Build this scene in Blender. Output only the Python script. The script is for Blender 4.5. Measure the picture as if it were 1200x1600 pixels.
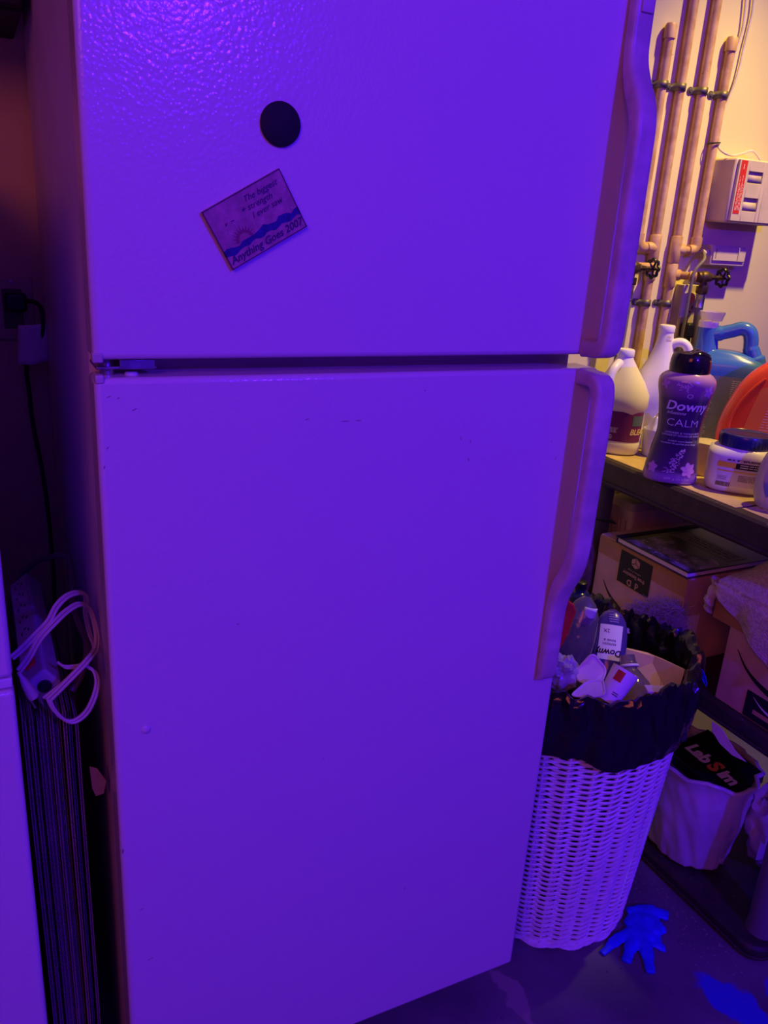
import bpy, bmesh, math, random
from mathutils import Vector, Matrix, noise
from math import sin, cos, pi, radians, sqrt, atan2
random.seed(7)
for o in list(bpy.data.objects): bpy.data.objects.remove(o)
S = bpy.context.scene
COL = S.collection

# ------------------------------------------------------------------ camera
F = 1275.3
YAW, PIT, ROL = 0.47467, -0.33492, 0.06468
CP = Vector((-0.118, -0.9655, 1.4551))
r0 = Vector((cos(YAW), -sin(YAW), 0))
FW = Vector((sin(YAW)*cos(PIT), cos(YAW)*cos(PIT), sin(PIT)))
u0 = r0.cross(FW)
RT = cos(ROL)*r0 + sin(ROL)*u0
UP = -sin(ROL)*r0 + cos(ROL)*u0
cam = bpy.data.cameras.new('camera'); co = bpy.data.objects.new('camera', cam); COL.objects.link(co)
co.matrix_world = Matrix(((RT.x, UP.x, -FW.x, CP.x), (RT.y, UP.y, -FW.y, CP.y), (RT.z, UP.z, -FW.z, CP.z), (0, 0, 0, 1)))
cam.sensor_fit = 'HORIZONTAL'; cam.sensor_width = 36.0; cam.lens = F/1200*36.0; cam.clip_start = 0.02
S.camera = co

# ------------------------------------------------------------------ world, lights, exposure
S.view_settings.view_transform = 'Standard'; S.view_settings.look = 'None'
S.view_settings.gamma = 1.0; S.view_settings.use_curve_mapping = False
S.view_settings.exposure = 0.0
wd = bpy.data.worlds.new('world'); S.world = wd; wd.use_nodes = True
wd.node_tree.nodes['Background'].inputs[0].default_value = (0.02, 0.01, 0.04, 1)
wd.node_tree.nodes['Background'].inputs[1].default_value = 0.2
E_V, C_V = 262, (0.05, 0.004, 1.0)      # violet lamp in front of the refrigerator
E_B, C_B = 222, (1.0, 0.68, 0.10)       # warm reflector lamp over the shelf
E_A, C_A = 13, (1.0, 0.16, 0.08)        # dim reddish fill added for warm ambient light, not a known fixture
def lamp(name, kind, e, col, loc, aim=None, **kw):
    l = bpy.data.lights.new(name, kind); l.energy = e; l.color = col
    for k, v in kw.items(): setattr(l, k, v)
    o = bpy.data.objects.new(name, l); COL.objects.link(o); o.location = loc
    if aim: o.rotation_euler = (Vector(aim)-o.location).to_track_quat('-Z', 'Y').to_euler()
lamp('violet_lamp', 'POINT', E_V, C_V, (0.74, -2.85, 2.40), shadow_soft_size=0.05)
lamp('reflector_lamp', 'SPOT', E_B, C_B, (1.85, 0.01, 2.95), (1.47, 0.74, 0.95), shadow_soft_size=0.03, spot_size=radians(48), spot_blend=1.0)
lamp('reddish_fill', 'AREA', E_A, C_A, (-1.6, -2.3, 2.6), (0.9, 0.0, 0.8), size=1.1)

# pixel of the 1200x1600 frame -> point on a plane (used only to read places off the photograph)
def ray(u, v): return FW + (u-600)/F*RT - (v-800)/F*UP
def onp(ax, val, u, v):
    d = ray(u, v); return CP + d*((val-CP[ax])/d[ax])
def onX(x, u, v): return onp(0, x, u, v)
def onY(y, u, v): return onp(1, y, u, v)
def onZ(z, u, v): return onp(2, z, u, v)
def onD(dist, u, v):
    d = ray(u, v); return CP + d*(dist/sqrt(d.x*d.x+d.y*d.y))

# ------------------------------------------------------------------ materials
MATS = {}
def mat(name, col, rough=0.5, metal=0.0, bump=None, var=None, spec=0.5, coat=0.0, trans=0.0, ior=1.45, alpha=1.0, sub=0.0, speck=None):
    if name in MATS: return MATS[name]
    m = bpy.data.materials.new(name); m.use_nodes = True; MATS[name] = m
    N, L = m.node_tree.nodes, m.node_tree.links
    p = N['Principled BSDF']
    p.inputs['Base Color'].default_value = (*col, 1); p.inputs['Roughness'].default_value = rough
    p.inputs['Metallic'].default_value = metal; p.inputs['Specular IOR Level'].default_value = spec
    p.inputs['Coat Weight'].default_value = coat; p.inputs['Transmission Weight'].default_value = trans
    p.inputs['IOR'].default_value = ior; p.inputs['Alpha'].default_value = alpha
    if sub:
        p.inputs['Subsurface Weight'].default_value = sub; p.inputs['Subsurface Scale'].default_value = 0.01
    tc = N.new('ShaderNodeTexCoord')
    src = None
    if var:
        sc, amt = var[0], var[1]; c2 = var[2] if len(var) > 2 else tuple(c*(1-amt) for c in col)
        n = N.new('ShaderNodeTexNoise'); n.inputs['Scale'].default_value = sc; n.inputs['Detail'].default_value = 6
        L.new(tc.outputs['Object'], n.inputs['Vector'])
        rp = N.new('ShaderNodeValToRGB'); rp.color_ramp.elements[0].position = 0.38; rp.color_ramp.elements[1].position = 0.66
        rp.color_ramp.elements[0].color = (*c2, 1); rp.color_ramp.elements[1].color = (*col, 1)
        L.new(n.outputs['Fac'], rp.inputs['Fac']); src = rp.outputs['Color']
    if speck:
        sc, th, c3 = speck
        n = N.new('ShaderNodeTexNoise'); n.inputs['Scale'].default_value = sc; n.inputs['Detail'].default_value = 3
        L.new(tc.outputs['Object'], n.inputs['Vector'])
        gt = N.new('ShaderNodeMapRange'); gt.inputs[1].default_value = th; gt.inputs[2].default_value = th+0.03
        L.new(n.outputs['Fac'], gt.inputs[0])
        mx = N.new('ShaderNodeMix'); mx.data_type = 'RGBA'; mx.inputs[6].default_value = (*col, 1); mx.inputs[7].default_value = (*c3, 1)
        L.new(gt.outputs[0], mx.inputs[0])
        if src: L.new(src, mx.inputs[6])
        src = mx.outputs[2]
    if src: L.new(src, p.inputs['Base Color'])
    if bump:
        bs = bump if isinstance(bump, list) else [bump]
        prev = None
        for (sc, st, dist) in bs:
            n = N.new('ShaderNodeTexNoise'); n.inputs['Scale'].default_value = sc; n.inputs['Detail'].default_value = 2
            L.new(tc.outputs['Object'], n.inputs['Vector'])
            b = N.new('ShaderNodeBump'); b.inputs['Strength'].default_value = st; b.inputs['Distance'].default_value = dist
            L.new(n.outputs['Fac'], b.inputs['Height'])
            if prev: L.new(prev, b.inputs['Normal'])
            prev = b.outputs['Normal']
        L.new(prev, p.inputs['Normal'])
    return m
def pebble(m, scale, strength, dist):
    N, L = m.node_tree.nodes, m.node_tree.links
    tc = N.new('ShaderNodeTexCoord'); v = N.new('ShaderNodeTexVoronoi'); v.feature = 'SMOOTH_F1'; v.inputs['Scale'].default_value = scale
    L.new(tc.outputs['Object'], v.inputs['Vector'])
    b = N.new('ShaderNodeBump'); b.inputs['Strength'].default_value = strength; b.inputs['Distance'].default_value = dist; b.invert = True
    L.new(v.outputs['Distance'], b.inputs['Height']); L.new(b.outputs['Normal'], N['Principled BSDF'].inputs['Normal']); return m
def ramp_z(m, stops):
    """colour the thing itself along its own height (printed or moulded bands)"""
    N, L = m.node_tree.nodes, m.node_tree.links
    tc = N.new('ShaderNodeTexCoord'); sp = N.new('ShaderNodeSeparateXYZ'); rp = N.new('ShaderNodeValToRGB')
    L.new(tc.outputs['Object'], sp.inputs[0])
    z1 = stops[-1][0]; mr = N.new('ShaderNodeMapRange'); mr.inputs[1].default_value = 0; mr.inputs[2].default_value = z1
    L.new(sp.outputs['Z'], mr.inputs[0]); L.new(mr.outputs[0], rp.inputs['Fac'])
    e = rp.color_ramp.elements
    while len(e) < len(stops): e.new(0.5)
    for i, (z, c) in enumerate(stops): e[i].position = z/z1; e[i].color = (*c, 1)
    L.new(rp.outputs['Color'], N['Principled BSDF'].inputs['Base Color']); return m

M_door = mat('door_enamel', (0.80, 0.70, 0.66), 0.15, bump=[(260, 0.5, 0.0014), (3.0, 0.05, 0.01)], speck=(60, 0.80, (0.10, 0.07, 0.06)))
pebble(M_door, 225, 0.27, 0.0014)
M_cab = mat('cabinet_enamel', (0.74, 0.68, 0.60), 0.42, bump=(260, 0.25, 0.0008), var=(7, 0.12))
M_handle = mat('handle_plastic', (0.80, 0.71, 0.58), 0.36, var=(26, 0.25), bump=(90, 0.06, 0.001))
M_gasket = mat('gasket', (0.10, 0.08, 0.08), 0.7)
M_dark = mat('dark_gap', (0.02, 0.02, 0.022), 0.8)
M_black = mat('black_plastic', (0.010, 0.010, 0.011), 0.35)
M_blackmat = mat('black_matte', (0.014, 0.013, 0.014), 0.75)
M_steel = mat('steel', (0.55, 0.53, 0.52), 0.35, 1.0, var=(60, 0.3))
M_wall = mat('painted_wall', (0.80, 0.70, 0.34), 0.75, bump=[(14, 0.12, 0.006), (130, 0.12, 0.001)], var=(2.5, 0.07), speck=(34, 0.755, (0.40, 0.30, 0.22)))
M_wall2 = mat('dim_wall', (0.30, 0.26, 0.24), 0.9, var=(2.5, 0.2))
M_ceil = mat('ceiling_paint', (0.45, 0.43, 0.42), 0.9, var=(3, 0.08))
M_pipe = mat('painted_pipe', (0.66, 0.43, 0.22), 0.5, var=(30, 0.35, (0.46, 0.26, 0.10)), bump=(60, 0.1, 0.002), speck=(150, 0.72, (0.10, 0.07, 0.05)))
M_strap = mat('galvanised_strap', (0.20, 0.17, 0.15), 0.5, 0.6, var=(80, 0.4))
M_brass = mat('tarnished_brass', (0.16, 0.10, 0.06), 0.45, 0.7, var=(90, 0.5), bump=(120, 0.3, 0.002))
M_hose = mat('grey_hose', (0.20, 0.17, 0.15), 0.55, bump=(300, 0.2, 0.001), var=(40, 0.2))
M_beige = mat('beige_plastic', (0.66, 0.54, 0.40), 0.5, var=(18, 0.14))
M_ivory = mat('ivory_plastic', (0.62, 0.52, 0.32), 0.45, var=(20, 0.1))
M_white = mat('white_plastic', (0.84, 0.80, 0.76), 0.38, var=(12, 0.06))
M_cable = mat('white_cable', (0.72, 0.62, 0.52), 0.5, var=(30, 0.2))
M_red = mat('red_label', (0.62, 0.03, 0.02), 0.5)
M_pinkprint = mat('pale_print', (0.9, 0.62, 0.55), 0.6)
M_shelf = mat('shelf_resin', (0.050, 0.034, 0.030), 0.55, bump=(160, 0.25, 0.001), var=(30, 0.35), speck=(120, 0.70, (0.22, 0.18, 0.18)))
M_post = mat('post_resin', (0.16, 0.15, 0.17), 0.5, bump=(160, 0.2, 0.001))
M_card = mat('cardboard', (0.76, 0.50, 0.34), 0.85, var=(16, 0.16), bump=(220, 0.15, 0.0008))
M_card2 = mat('cardboard_dark', (0.50, 0.36, 0.27), 0.9, var=(14, 0.25))
M_brown = mat('brown_film', (0.52, 0.28, 0.11), 0.35, var=(20, 0.12))  # plain brown for the carton bands and the board crease
M_liner = mat('liner_board', (0.60, 0.42, 0.25), 0.8, var=(20, 0.25), speck=(45, 0.68, (0.34, 0.22, 0.12)))
M_print = mat('black_print', (0.012, 0.010, 0.012), 0.5)
M_gold = mat('tan_print', (0.62, 0.40, 0.20), 0.6)
M_whiteprint = mat('white_print', (0.82, 0.78, 0.80), 0.6)
M_paper = mat('paper', (0.92, 0.88, 0.85), 0.8, var=(30, 0.08), bump=(50, 0.15, 0.002))
M_wicker = mat('white_wicker', (0.95, 0.92, 0.92), 0.45, var=(40, 0.12), bump=(220, 0.25, 0.001))
M_bag = mat('black_bag_film', (0.010, 0.008, 0.008), 0.20, bump=[(22, 0.35, 0.014), (75, 0.2, 0.004)], spec=0.9)
M_clear = mat('clear_plastic', (0.80, 0.72, 0.78), 0.12, trans=0.62, ior=1.3, bump=(30, 0.2, 0.004))
M_milky = mat('milky_plastic', (0.80, 0.76, 0.76), 0.35, trans=0.35, var=(14, 0.1))
M_binbag = mat('white_bag_film', (0.80, 0.74, 0.78), 0.30, trans=0.12, bump=[(18, 0.25, 0.01), (60, 0.15, 0.003)], var=(9, 0.25))
M_blueglove = mat('blue_nitrile', (0.03, 0.05, 0.95), 0.5, bump=(60, 0.3, 0.004), var=(30, 0.25))
M_bluejug = mat('blue_jug', (0.05, 0.17, 0.50), 0.25, coat=0.3, var=(8, 0.1))
M_bluelabel = mat('blue_grey_label', (0.15, 0.20, 0.30), 0.5, var=(30, 0.2))
M_orange = mat('orange_jug', (0.78, 0.07, 0.015), 0.28, coat=0.3)
M_orangelabel = mat('orange_label', (0.80, 0.18, 0.02), 0.45)
M_navy = mat('navy_lid', (0.02, 0.025, 0.14), 0.25, coat=0.2)
M_terry = mat('terry_towel', (0.72, 0.58, 0.48), 0.95, bump=(260, 0.9, 0.004), var=(120, 0.25))
M_lint = mat('grey_lint', (0.42, 0.37, 0.36), 0.95)
M_tan = mat('tan_film', (0.34, 0.24, 0.13), 0.35, bump=[(20, 0.5, 0.01), (60, 0.3, 0.004)], var=(14, 0.4))
M_darkcord = mat('black_cord', (0.010, 0.009, 0.010), 0.45)
M_browncord = mat('brown_cord', (0.16, 0.11, 0.08), 0.5)
M_ivcord = mat('ivory_cord', (0.58, 0.48, 0.40), 0.45)

def floor_mat():
    m = mat('concrete_floor', (0.185, 0.155, 0.19), 0.55, bump=[(9, 0.2, 0.01), (140, 0.3, 0.0015)], var=(5, 0.35), speck=(70, 0.70, (0.05, 0.045, 0.05)))
    N, L = m.node_tree.nodes, m.node_tree.links
    p = N['Principled BSDF']; base = p.inputs['Base Color'].links[0].from_socket
    tc = N.new('ShaderNodeTexCoord')
    wob = N.new('ShaderNodeTexNoise'); wob.inputs['Scale'].default_value = 14; wob.inputs['Detail'].default_value = 4
    L.new(tc.outputs['Object'], wob.inputs['Vector'])
    mixv = N.new('ShaderNodeMix'); mixv.data_type = 'VECTOR'; mixv.inputs[0].default_value = 0.09
    L.new(tc.outputs['Object'], mixv.inputs[4]); L.new(wob.outputs['Color'], mixv.inputs[5])
    def blob(cx, cy, sx, sy, rot, col, amt, prev):
        mp = N.new('ShaderNodeMapping'); mp.vector_type = 'TEXTURE'
        mp.inputs['Location'].default_value = (cx*0.91+0.045, cy*0.91+0.045, 0); mp.inputs['Rotation'].default_value = (0, 0, rot)
        mp.inputs['Scale'].default_value = (sx, sy, 1000)
        L.new(mixv.outputs[1], mp.inputs['Vector'])
        ln = N.new('ShaderNodeVectorMath'); ln.operation = 'LENGTH'; L.new(mp.outputs[0], ln.inputs[0])
        mr = N.new('ShaderNodeMapRange'); mr.inputs[1].default_value = 1.0; mr.inputs[2].default_value = 0.8
        mr.inputs[3].default_value = 0; mr.inputs[4].default_value = amt; L.new(ln.outputs['Value'], mr.inputs[0])
        mx = N.new('ShaderNodeMix'); mx.data_type = 'RGBA'; mx.inputs[7].default_value = (*col, 1)
        L.new(mr.outputs[0], mx.inputs[0]); L.new(prev, mx.inputs[6]); return mx.outputs[2]
    c = blob(1.155, -0.20, 0.040, 0.085, 0.35, (0.03, 0.05, 0.62), 0.9, base)      # bright blue patches
    c = blob(1.255, -0.235, 0.018, 0.06, -0.3, (0.03, 0.05, 0.55), 0.8, c)
    c = blob(0.742, 0.00, 0.020, 0.075, 0.10, (0.34, 0.25, 0.26), 0.8, c)         # bare worn patch
    c = blob(1.30, -0.19, 0.03, 0.02, 0.2, (0.40, 0.08, 0.05), 0.8, c)            # rust spot
    L.new(c, p.inputs['Base Color']); return m
M_floor = floor_mat()

# ------------------------------------------------------------------ mesh builder
def V(*a): return Vector(a)
class MB:
    def __init__(s): s.v = []; s.f = []
    def add(s, vs, fs):
        n = len(s.v); s.v += [tuple(v) for v in vs]; s.f += [tuple(i+n for i in f) for f in fs]; return s
    def box(s, x0, x1, y0, y1, z0, z1, mx=None):
        vs = [V(x, y, z) for z in (z0, z1) for y in (y0, y1) for x in (x0, x1)]
        if mx: vs = [mx @ v for v in vs]
        return s.add(vs, [(0, 2, 3, 1), (4, 5, 7, 6), (0, 1, 5, 4), (2, 6, 7, 3), (0, 4, 6, 2), (1, 3, 7, 5)])
    def loft(s, rings, c0=True, c1=True, close=True):
        n = len(rings[0]); vs = [p for r in rings for p in r]; fs = []
        for i in range(len(rings)-1):
            for j in range(n if close else n-1):
                a, b = i*n+j, i*n+(j+1) % n; fs.append((a, b, b+n, a+n))
        if c0: fs.append(tuple(range(n-1, -1, -1)))
        if c1: fs.append(tuple((len(rings)-1)*n+j for j in range(n)))
        return s.add(vs, fs)
    def tube(s, path, r, n=8, closed=False, caps=True, flat=1.0):
        P = [Vector(p) for p in path]; m = len(P)
        R = r if isinstance(r, (list, tuple)) else [r]*m
        T = []
        for i in range(m):
            a = P[(i-1) % m] if (closed or i > 0) else P[0]; b = P[(i+1) % m] if (closed or i < m-1) else P[-1]
            t = (b-a); T.append(t.normalized() if t.length > 1e-9 else V(0, 0, 1))
        ref = V(0, 0, 1) if abs(T[0].z) < 0.9 else V(0, 1, 0)
        u = (ref-T[0]*ref.dot(T[0])).normalized(); rings = []
        for i in range(m):
            u = (u-T[i]*u.dot(T[i])); u = u.normalized() if u.length > 1e-6 else T[i].orthogonal().normalized()
            w = T[i].cross(u)
            rings.append([P[i]+R[i]*(cos(2*pi*j/n)*u+flat*sin(2*pi*j/n)*w) for j in range(n)])
        if closed: rings.append(rings[0]); return s.loft(rings, False, False)
        return s.loft(rings, caps, caps)
    def lathe(s, prof, n=32, c=(0, 0, 0), ax=None):
        c = Vector(c); q = Vector(ax).to_track_quat('Z', 'Y').to_matrix() if ax else Matrix.Identity(3)
        rings = [[c+q @ V(max(r, 1e-5)*cos(2*pi*j/n), max(r, 1e-5)*sin(2*pi*j/n), z) for j in range(n)] for r, z in prof]
        return s.loft(rings)
    def cyl(s, a, b, r, n=16):
        a, b = Vector(a), Vector(b); return s.lathe([(r, 0), (r, (b-a).length)], n, a, b-a)
    def grid(s, fn, nu, nv, thick=None):
        vs = [fn(i/nu, j/nv) for j in range(nv+1) for i in range(nu+1)]
        return s.add(vs, [(j*(nu+1)+i, j*(nu+1)+i+1, (j+1)*(nu+1)+i+1, (j+1)*(nu+1)+i) for j in range(nv) for i in range(nu)])
    def poly(s, pts, n=V(0, 0, 1), th=0.0):
        k = len(pts); pts = [Vector(p) for p in pts]
        if th == 0: return s.add(pts, [tuple(range(k))])
        b = [p-n*th for p in pts]
        return s.add(pts+b, [tuple(range(k)), tuple(range(2*k-1, k-1, -1))]+[(i, i+k, (i+1) % k+k, (i+1) % k) for i in range(k)])
    def build(s, name, m, parent=None, smooth=True, bevel=0, seg=2, loc=None, solid=0, sub=0, angle=40, fix=True):
        me = bpy.data.meshes.new(name); me.from_pydata(s.v, [], s.f)
        if fix:
            bm = bmesh.new(); bm.from_mesh(me); bmesh.ops.recalc_face_normals(bm, faces=bm.faces); bm.to_mesh(me); bm.free()
        me.materials.append(m)
        if smooth:
            me.polygons.foreach_set('use_smooth', [True]*len(me.polygons))
            me.set_sharp_from_angle(angle=radians(angle))
        o = bpy.data.objects.new(name, me); COL.objects.link(o)
        if parent: o.parent = parent
        if loc: o.location = loc
        if solid:
            d = o.modifiers.new('thick', 'SOLIDIFY'); d.thickness = solid; d.offset = 0
        if bevel:
            d = o.modifiers.new('bevel', 'BEVEL'); d.width = bevel; d.segments = seg; d.limit_method = 'ANGLE'; d.angle_limit = radians(35); d.harden_normals = False
        if sub:
            d = o.modifiers.new('sub', 'SUBSURF'); d.levels = sub; d.render_levels = sub
        return o
def tag(o, label=None, cat=None, group=None, kind=None):
    if label: o['label'] = label
    if cat: o['category'] = cat
    if group: o['group'] = group
    if kind: o['kind'] = kind
    return o
def thing(name, label, cat, loc=(0, 0, 0), rotz=0.0, group=None):
    o = bpy.data.objects.new(name, None); COL.objects.link(o); o.location = loc; o.rotation_euler = (0, 0, rotz)
    o.empty_display_size = 0.05
    return tag(o, label, cat, group)
def struct(o): o['kind'] = 'structure'; return o
def smooth_path(pts, k=6, closed=False):
    P = [Vector(p) for p in pts]; n = len(P); out = []
    for i in range(n if closed else n-1):
        p0 = P[i-1] if (i > 0 or closed) else P[0]; p1 = P[i]; p2 = P[(i+1) % n]
        p3 = P[(i+2) % n] if (closed or i+2 < n) else P[-1]
        for j in range(k):
            t = j/k
            out.append(0.5*((2*p1)+(p2-p0)*t+(2*p0-5*p1+4*p2-p3)*t*t+(3*p1-p0-3*p2+p3)*t**3))
    if not closed: out.append(P[-1])
    return out
def text(s, size, mp, mb, align='CENTER', shear=0.0, bold=0.0, space=1.0):
    c = bpy.data.curves.new('t', 'FONT'); c.body = s; c.size = size; c.align_x = align; c.align_y = 'CENTER'
    c.shear = shear; c.offset = bold; c.space_character = space; c.resolution_u = 3
    o = bpy.data.objects.new('t', c); COL.objects.link(o)
    dg = bpy.context.evaluated_depsgraph_get(); dg.update()
    me = bpy.data.meshes.new_from_object(o.evaluated_get(dg))
    vs = [mp(v.co.x, v.co.y) for v in me.vertices]; fs = [tuple(p.vertices) for p in me.polygons]
    bpy.data.objects.remove(o); bpy.data.curves.remove(c); bpy.data.meshes.remove(me)
    return mb.add(vs, fs)
def tpart(name, txt, size, mp, m, parent, align='CENTER', shear=0.0, bold=0.0, space=1.0):
    return text(txt, size, mp, MB(), align, shear, bold, space).build(name, m, parent, smooth=False)
def sring(cx, cy, z, rx, ry, n=2.0, seg=40):
    r = []
    for j in range(seg):
        a = 2*pi*j/seg; c, s = cos(a), sin(a)
        r.append(V(cx+rx*math.copysign(abs(c)**(2/n), c), cy+ry*math.copysign(abs(s)**(2/n), s), z))
    return r
class Body:
    """a bottle body as rings (z, cx, rx, ry, n); also gives surface points for printed labels"""
    def __init__(s, rings): s.r = rings
    def at(s, z):
        R = s.r
        if z <= R[0][0]: return R[0][1:]
        for a, b in zip(R, R[1:]):
            if a[0] <= z <= b[0]:
                t = (z-a[0])/max(b[0]-a[0], 1e-9); return tuple(a[i]+(b[i]-a[i])*t for i in range(1, 5))
        return R[-1][1:]
    def smooth(s, k=5):
        pts = [Vector((r[0], r[1], r[2])) for r in s.r]; ry = [Vector((r[3], r[4], 0)) for r in s.r]
        a = smooth_path(pts, k); b = smooth_path(ry, k)
        s.r = [(p.x, p.y, max(p.z, 1e-4), max(q.x, 1e-4), max(q.y, 1.5)) for p, q in zip(a, b)]
        s.r.sort(key=lambda t: t[0]); return s
    def mesh(s, seg=48):
        return MB().loft([sring(cx, 0, z, rx, ry, n, seg) for z, cx, rx, ry, n in s.r])
    def pt(s, x, z, off=0.0006):
        """x = distance across the front (towards local +X), front = local -Y"""
        cx, rx, ry, n = s.at(z)
        a = -pi/2+x/((rx+ry)/2)
        c, q = cos(a), sin(a)
        px = (rx+off)*math.copysign(abs(c)**(2/n), c); py = (ry+off)*math.copysign(abs(q)**(2/n), q)
        return V(cx+px, py, z)
    def patch(s, x0, x1, z0, z1, mb, off=0.0005, nu=16, nv=8, edge=None):
        return mb.grid(lambda u, v: s.pt(x0+(x1-x0)*u, z0+(z1-z0)*v+(edge(u, v) if edge else 0), off), nu, nv)
def dashes(mb, mp, x0, x1, y0, y1, rows, h=0.5, seed=1):
    """rows of fine print too small to read: short bars"""
    rd = random.Random(seed)
    for i in range(rows):
        y = y1-(y1-y0)*(i+0.5)/rows; hh = (y1-y0)/rows*h/2; x = x0; xe = x0+(x1-x0)*rd.uniform(0.65, 1)
        while x < xe:
            w = (x1-x0)*rd.uniform(0.05, 0.16); e = min(x+w, xe)
            mb.add([mp(x, y-hh), mp(e, y-hh), mp(e, y+hh), mp(x, y+hh)], [(0, 1, 2, 3)]); x = e+(x1-x0)*0.025
    return mb
def nz(p, sc): return noise.noise(Vector(p)*sc)

# ------------------------------------------------------------------ the room
WY = 0.74
struct(MB().box(-2.2, 3.0, -4.2, WY+0.1, -0.1, 0).build('floor', M_floor, smooth=False))
struct(MB().box(-2.2, 3.0, -4.2, WY+0.1, 3.1, 3.2).build('ceiling', M_ceil, smooth=False))
struct(MB().box(-2.2, 3.0, WY, WY+0.1, 0, 3.1).build('wall_back', M_wall, smooth=False))
struct(MB().box(3.0, 3.1, -4.2, WY+0.1, 0, 3.1).build('wall_right', M_wall2, smooth=False))
struct(MB().box(-2.3, -2.2, -4.2, WY+0.1, 0, 3.1).build('wall_left', M_wall2, smooth=False))
struct(MB().box(-2.2, 3.0, -4.3, -4.2, 0, 3.1).build('wall_front', M_wall2, smooth=False))

# ------------------------------------------------------------------ refrigerator
W = 0.73; ZB, Z2, Z1, ZT = 0.09, 1.2736, 1.2943, 1.80
fr = thing('refrigerator', 'tall two-door refrigerator in worn off-white enamel filling the middle of the picture', 'refrigerator', (0, 0, 0))
MB().box(0.004, W-0.004, 0.068, 0.70, 0.025, ZT+0.01).build('cabinet', M_cab, fr, bevel=0.008)
MB().box(0.03, W-0.03, 0.045, 0.068, 0.03, 0.085).build('toe_grille', M_gasket, fr, bevel=0.003)
def door(name, z0, z1):
    d = MB().box(0, W, 0, 0.056, z0, z1).build(name, M_door, fr, bevel=0.007, seg=3)
    g = MB()
    for a in ((0.014, 0.03, z0+.014, z1-.014), (W-.03, W-.014, z0+.014, z1-.014)): g.box(a[0], a[1], 0.056, 0.068, a[2], a[3])
    for a in ((z0+.014, z0+.03), (z1-.03, z1-.014)): g.box(0.03, W-.03, 0.056, 0.068, *a)
    g.build('gasket', M_gasket, d); return d
dF = door('freezer_door', Z1, ZT); dL = door('fridge_door', ZB, Z2)
MB().box(0.016, W-0.016, 0.0665, 0.069, Z2-0.02, Z1+0.02).build('mullion', M_cab, fr, bevel=0.001)
def handle(path, th, name, parent, w=0.034, xc=0.702):
    P = smooth_path([V(0, y, z) for y, z in path], 5); tt = smooth_path([V(t, 0, 0) for t in th], 5); rings = []
    for i, p in enumerate(P):
        t = (P[min(i+1, len(P)-1)]-P[max(i-1, 0)]).normalized(); n = V(0, t.z, -t.y)
        if n.y > 0: pass
        h = max(tt[i].x, 0.004)/2; ring = []
        for a, b in sq_prof(w/2, h, 0.007): ring.append(V(xc, 0, 0)+p+V(a, 0, 0)+n*b)
        rings.append(ring)
    return MB().loft(rings).build(name, M_handle, parent, angle=60)
def sq_prof(hx, hy, r, k=4):
    r = min(r, hx*0.95, hy*0.95); o = []
    for cx, cy, a0 in ((hx-r, hy-r, 0), (-hx+r, hy-r, pi/2), (-hx+r, -hy+r, pi), (hx-r, -hy+r, 1.5*pi)):
        for i in range(k+1): a = a0+pi/2*i/k; o.append((cx+r*cos(a), cy+r*sin(a)))
    return o
hF = handle([(-.010, 1.79), (-.010, 1.72), (-.012, 1.685), (-.022, 1.655), (-.036, 1.628), (-.044, 1.60), (-.046, 1.56), (-.047, 1.45), (-.047, 1.36), (-.046, 1.328), (-.040, 1.311), (-.028, 1.3055), (-.012, 1.305), (-.001, 1.305)],
            [.019, .019, .020, .024, .026, .023, .021, .020, .020, .021, .024, .023, .024, .027], 'handle', dF)
MB().box(0.6925, 0.7125, -0.0225, -0.019, 1.737, 1.782).build('screw_cover', M_handle, hF, bevel=0.0015)
hL = handle([(-.001, 1.2625), (-.012, 1.2625), (-.028, 1.262), (-.040, 1.256), (-.046, 1.238), (-.047, 1.21), (-.047, 1.12), (-.046, 1.03), (-.043, 0.985), (-.034, 0.955), (-.020, 0.925), (-.012, 0.895), (-.010, 0.86), (-.010, 0.78), (-.009, 0.757), (-.005, 0.748)],
            [.026, .023, .022, .024, .021, .020, .020, .021, .023, .026, .025, .021, .019, .018, .015, .006], 'handle', dL)
hg = MB().box(0.004, 0.072, 0.012, 0.066, Z2+0.0085, Z2+0.0115).box(0.03, 0.07, 0.010, 0.0135, Z2+0.0085, Z1-0.001).build('hinge', M_steel, fr, bevel=0.0008)
MB().cyl((0.018, 0.028, Z2), (0.018, 0.028, Z1), 0.008).build('hinge_pin', M_steel, hg)
MB().lathe([(0.008, 0), (0.008, 0.0015), (0.006, 0.0035), (0.0, 0.004)], 20, (0.045, 0.025, Z2)).build('hole_plug', M_white, dL)
MB().box(-0.001, 0.011, -0.001, 0.012, Z1-0.003, Z1+0.009).build('corner_stop', M_handle, dF, bevel=0.002)
MB().box(0.001, 0.011, -0.001, 0.012, Z2-0.006, Z2+0.004).build('corner_stop', M_handle, dL, bevel=0.002)
q = onY(0, 228, 1140)
MB().lathe([(0.0065, 0), (0.006, 0.0015), (0.004, 0.0028), (0.0, 0.0032)], 20, (q.x, 0.0002, q.z), (0, -1, 0)).build('raised_bump', M_door, dL)
M_chip = mat('chip_brown', (.28, .20, .20), .6)
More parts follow.
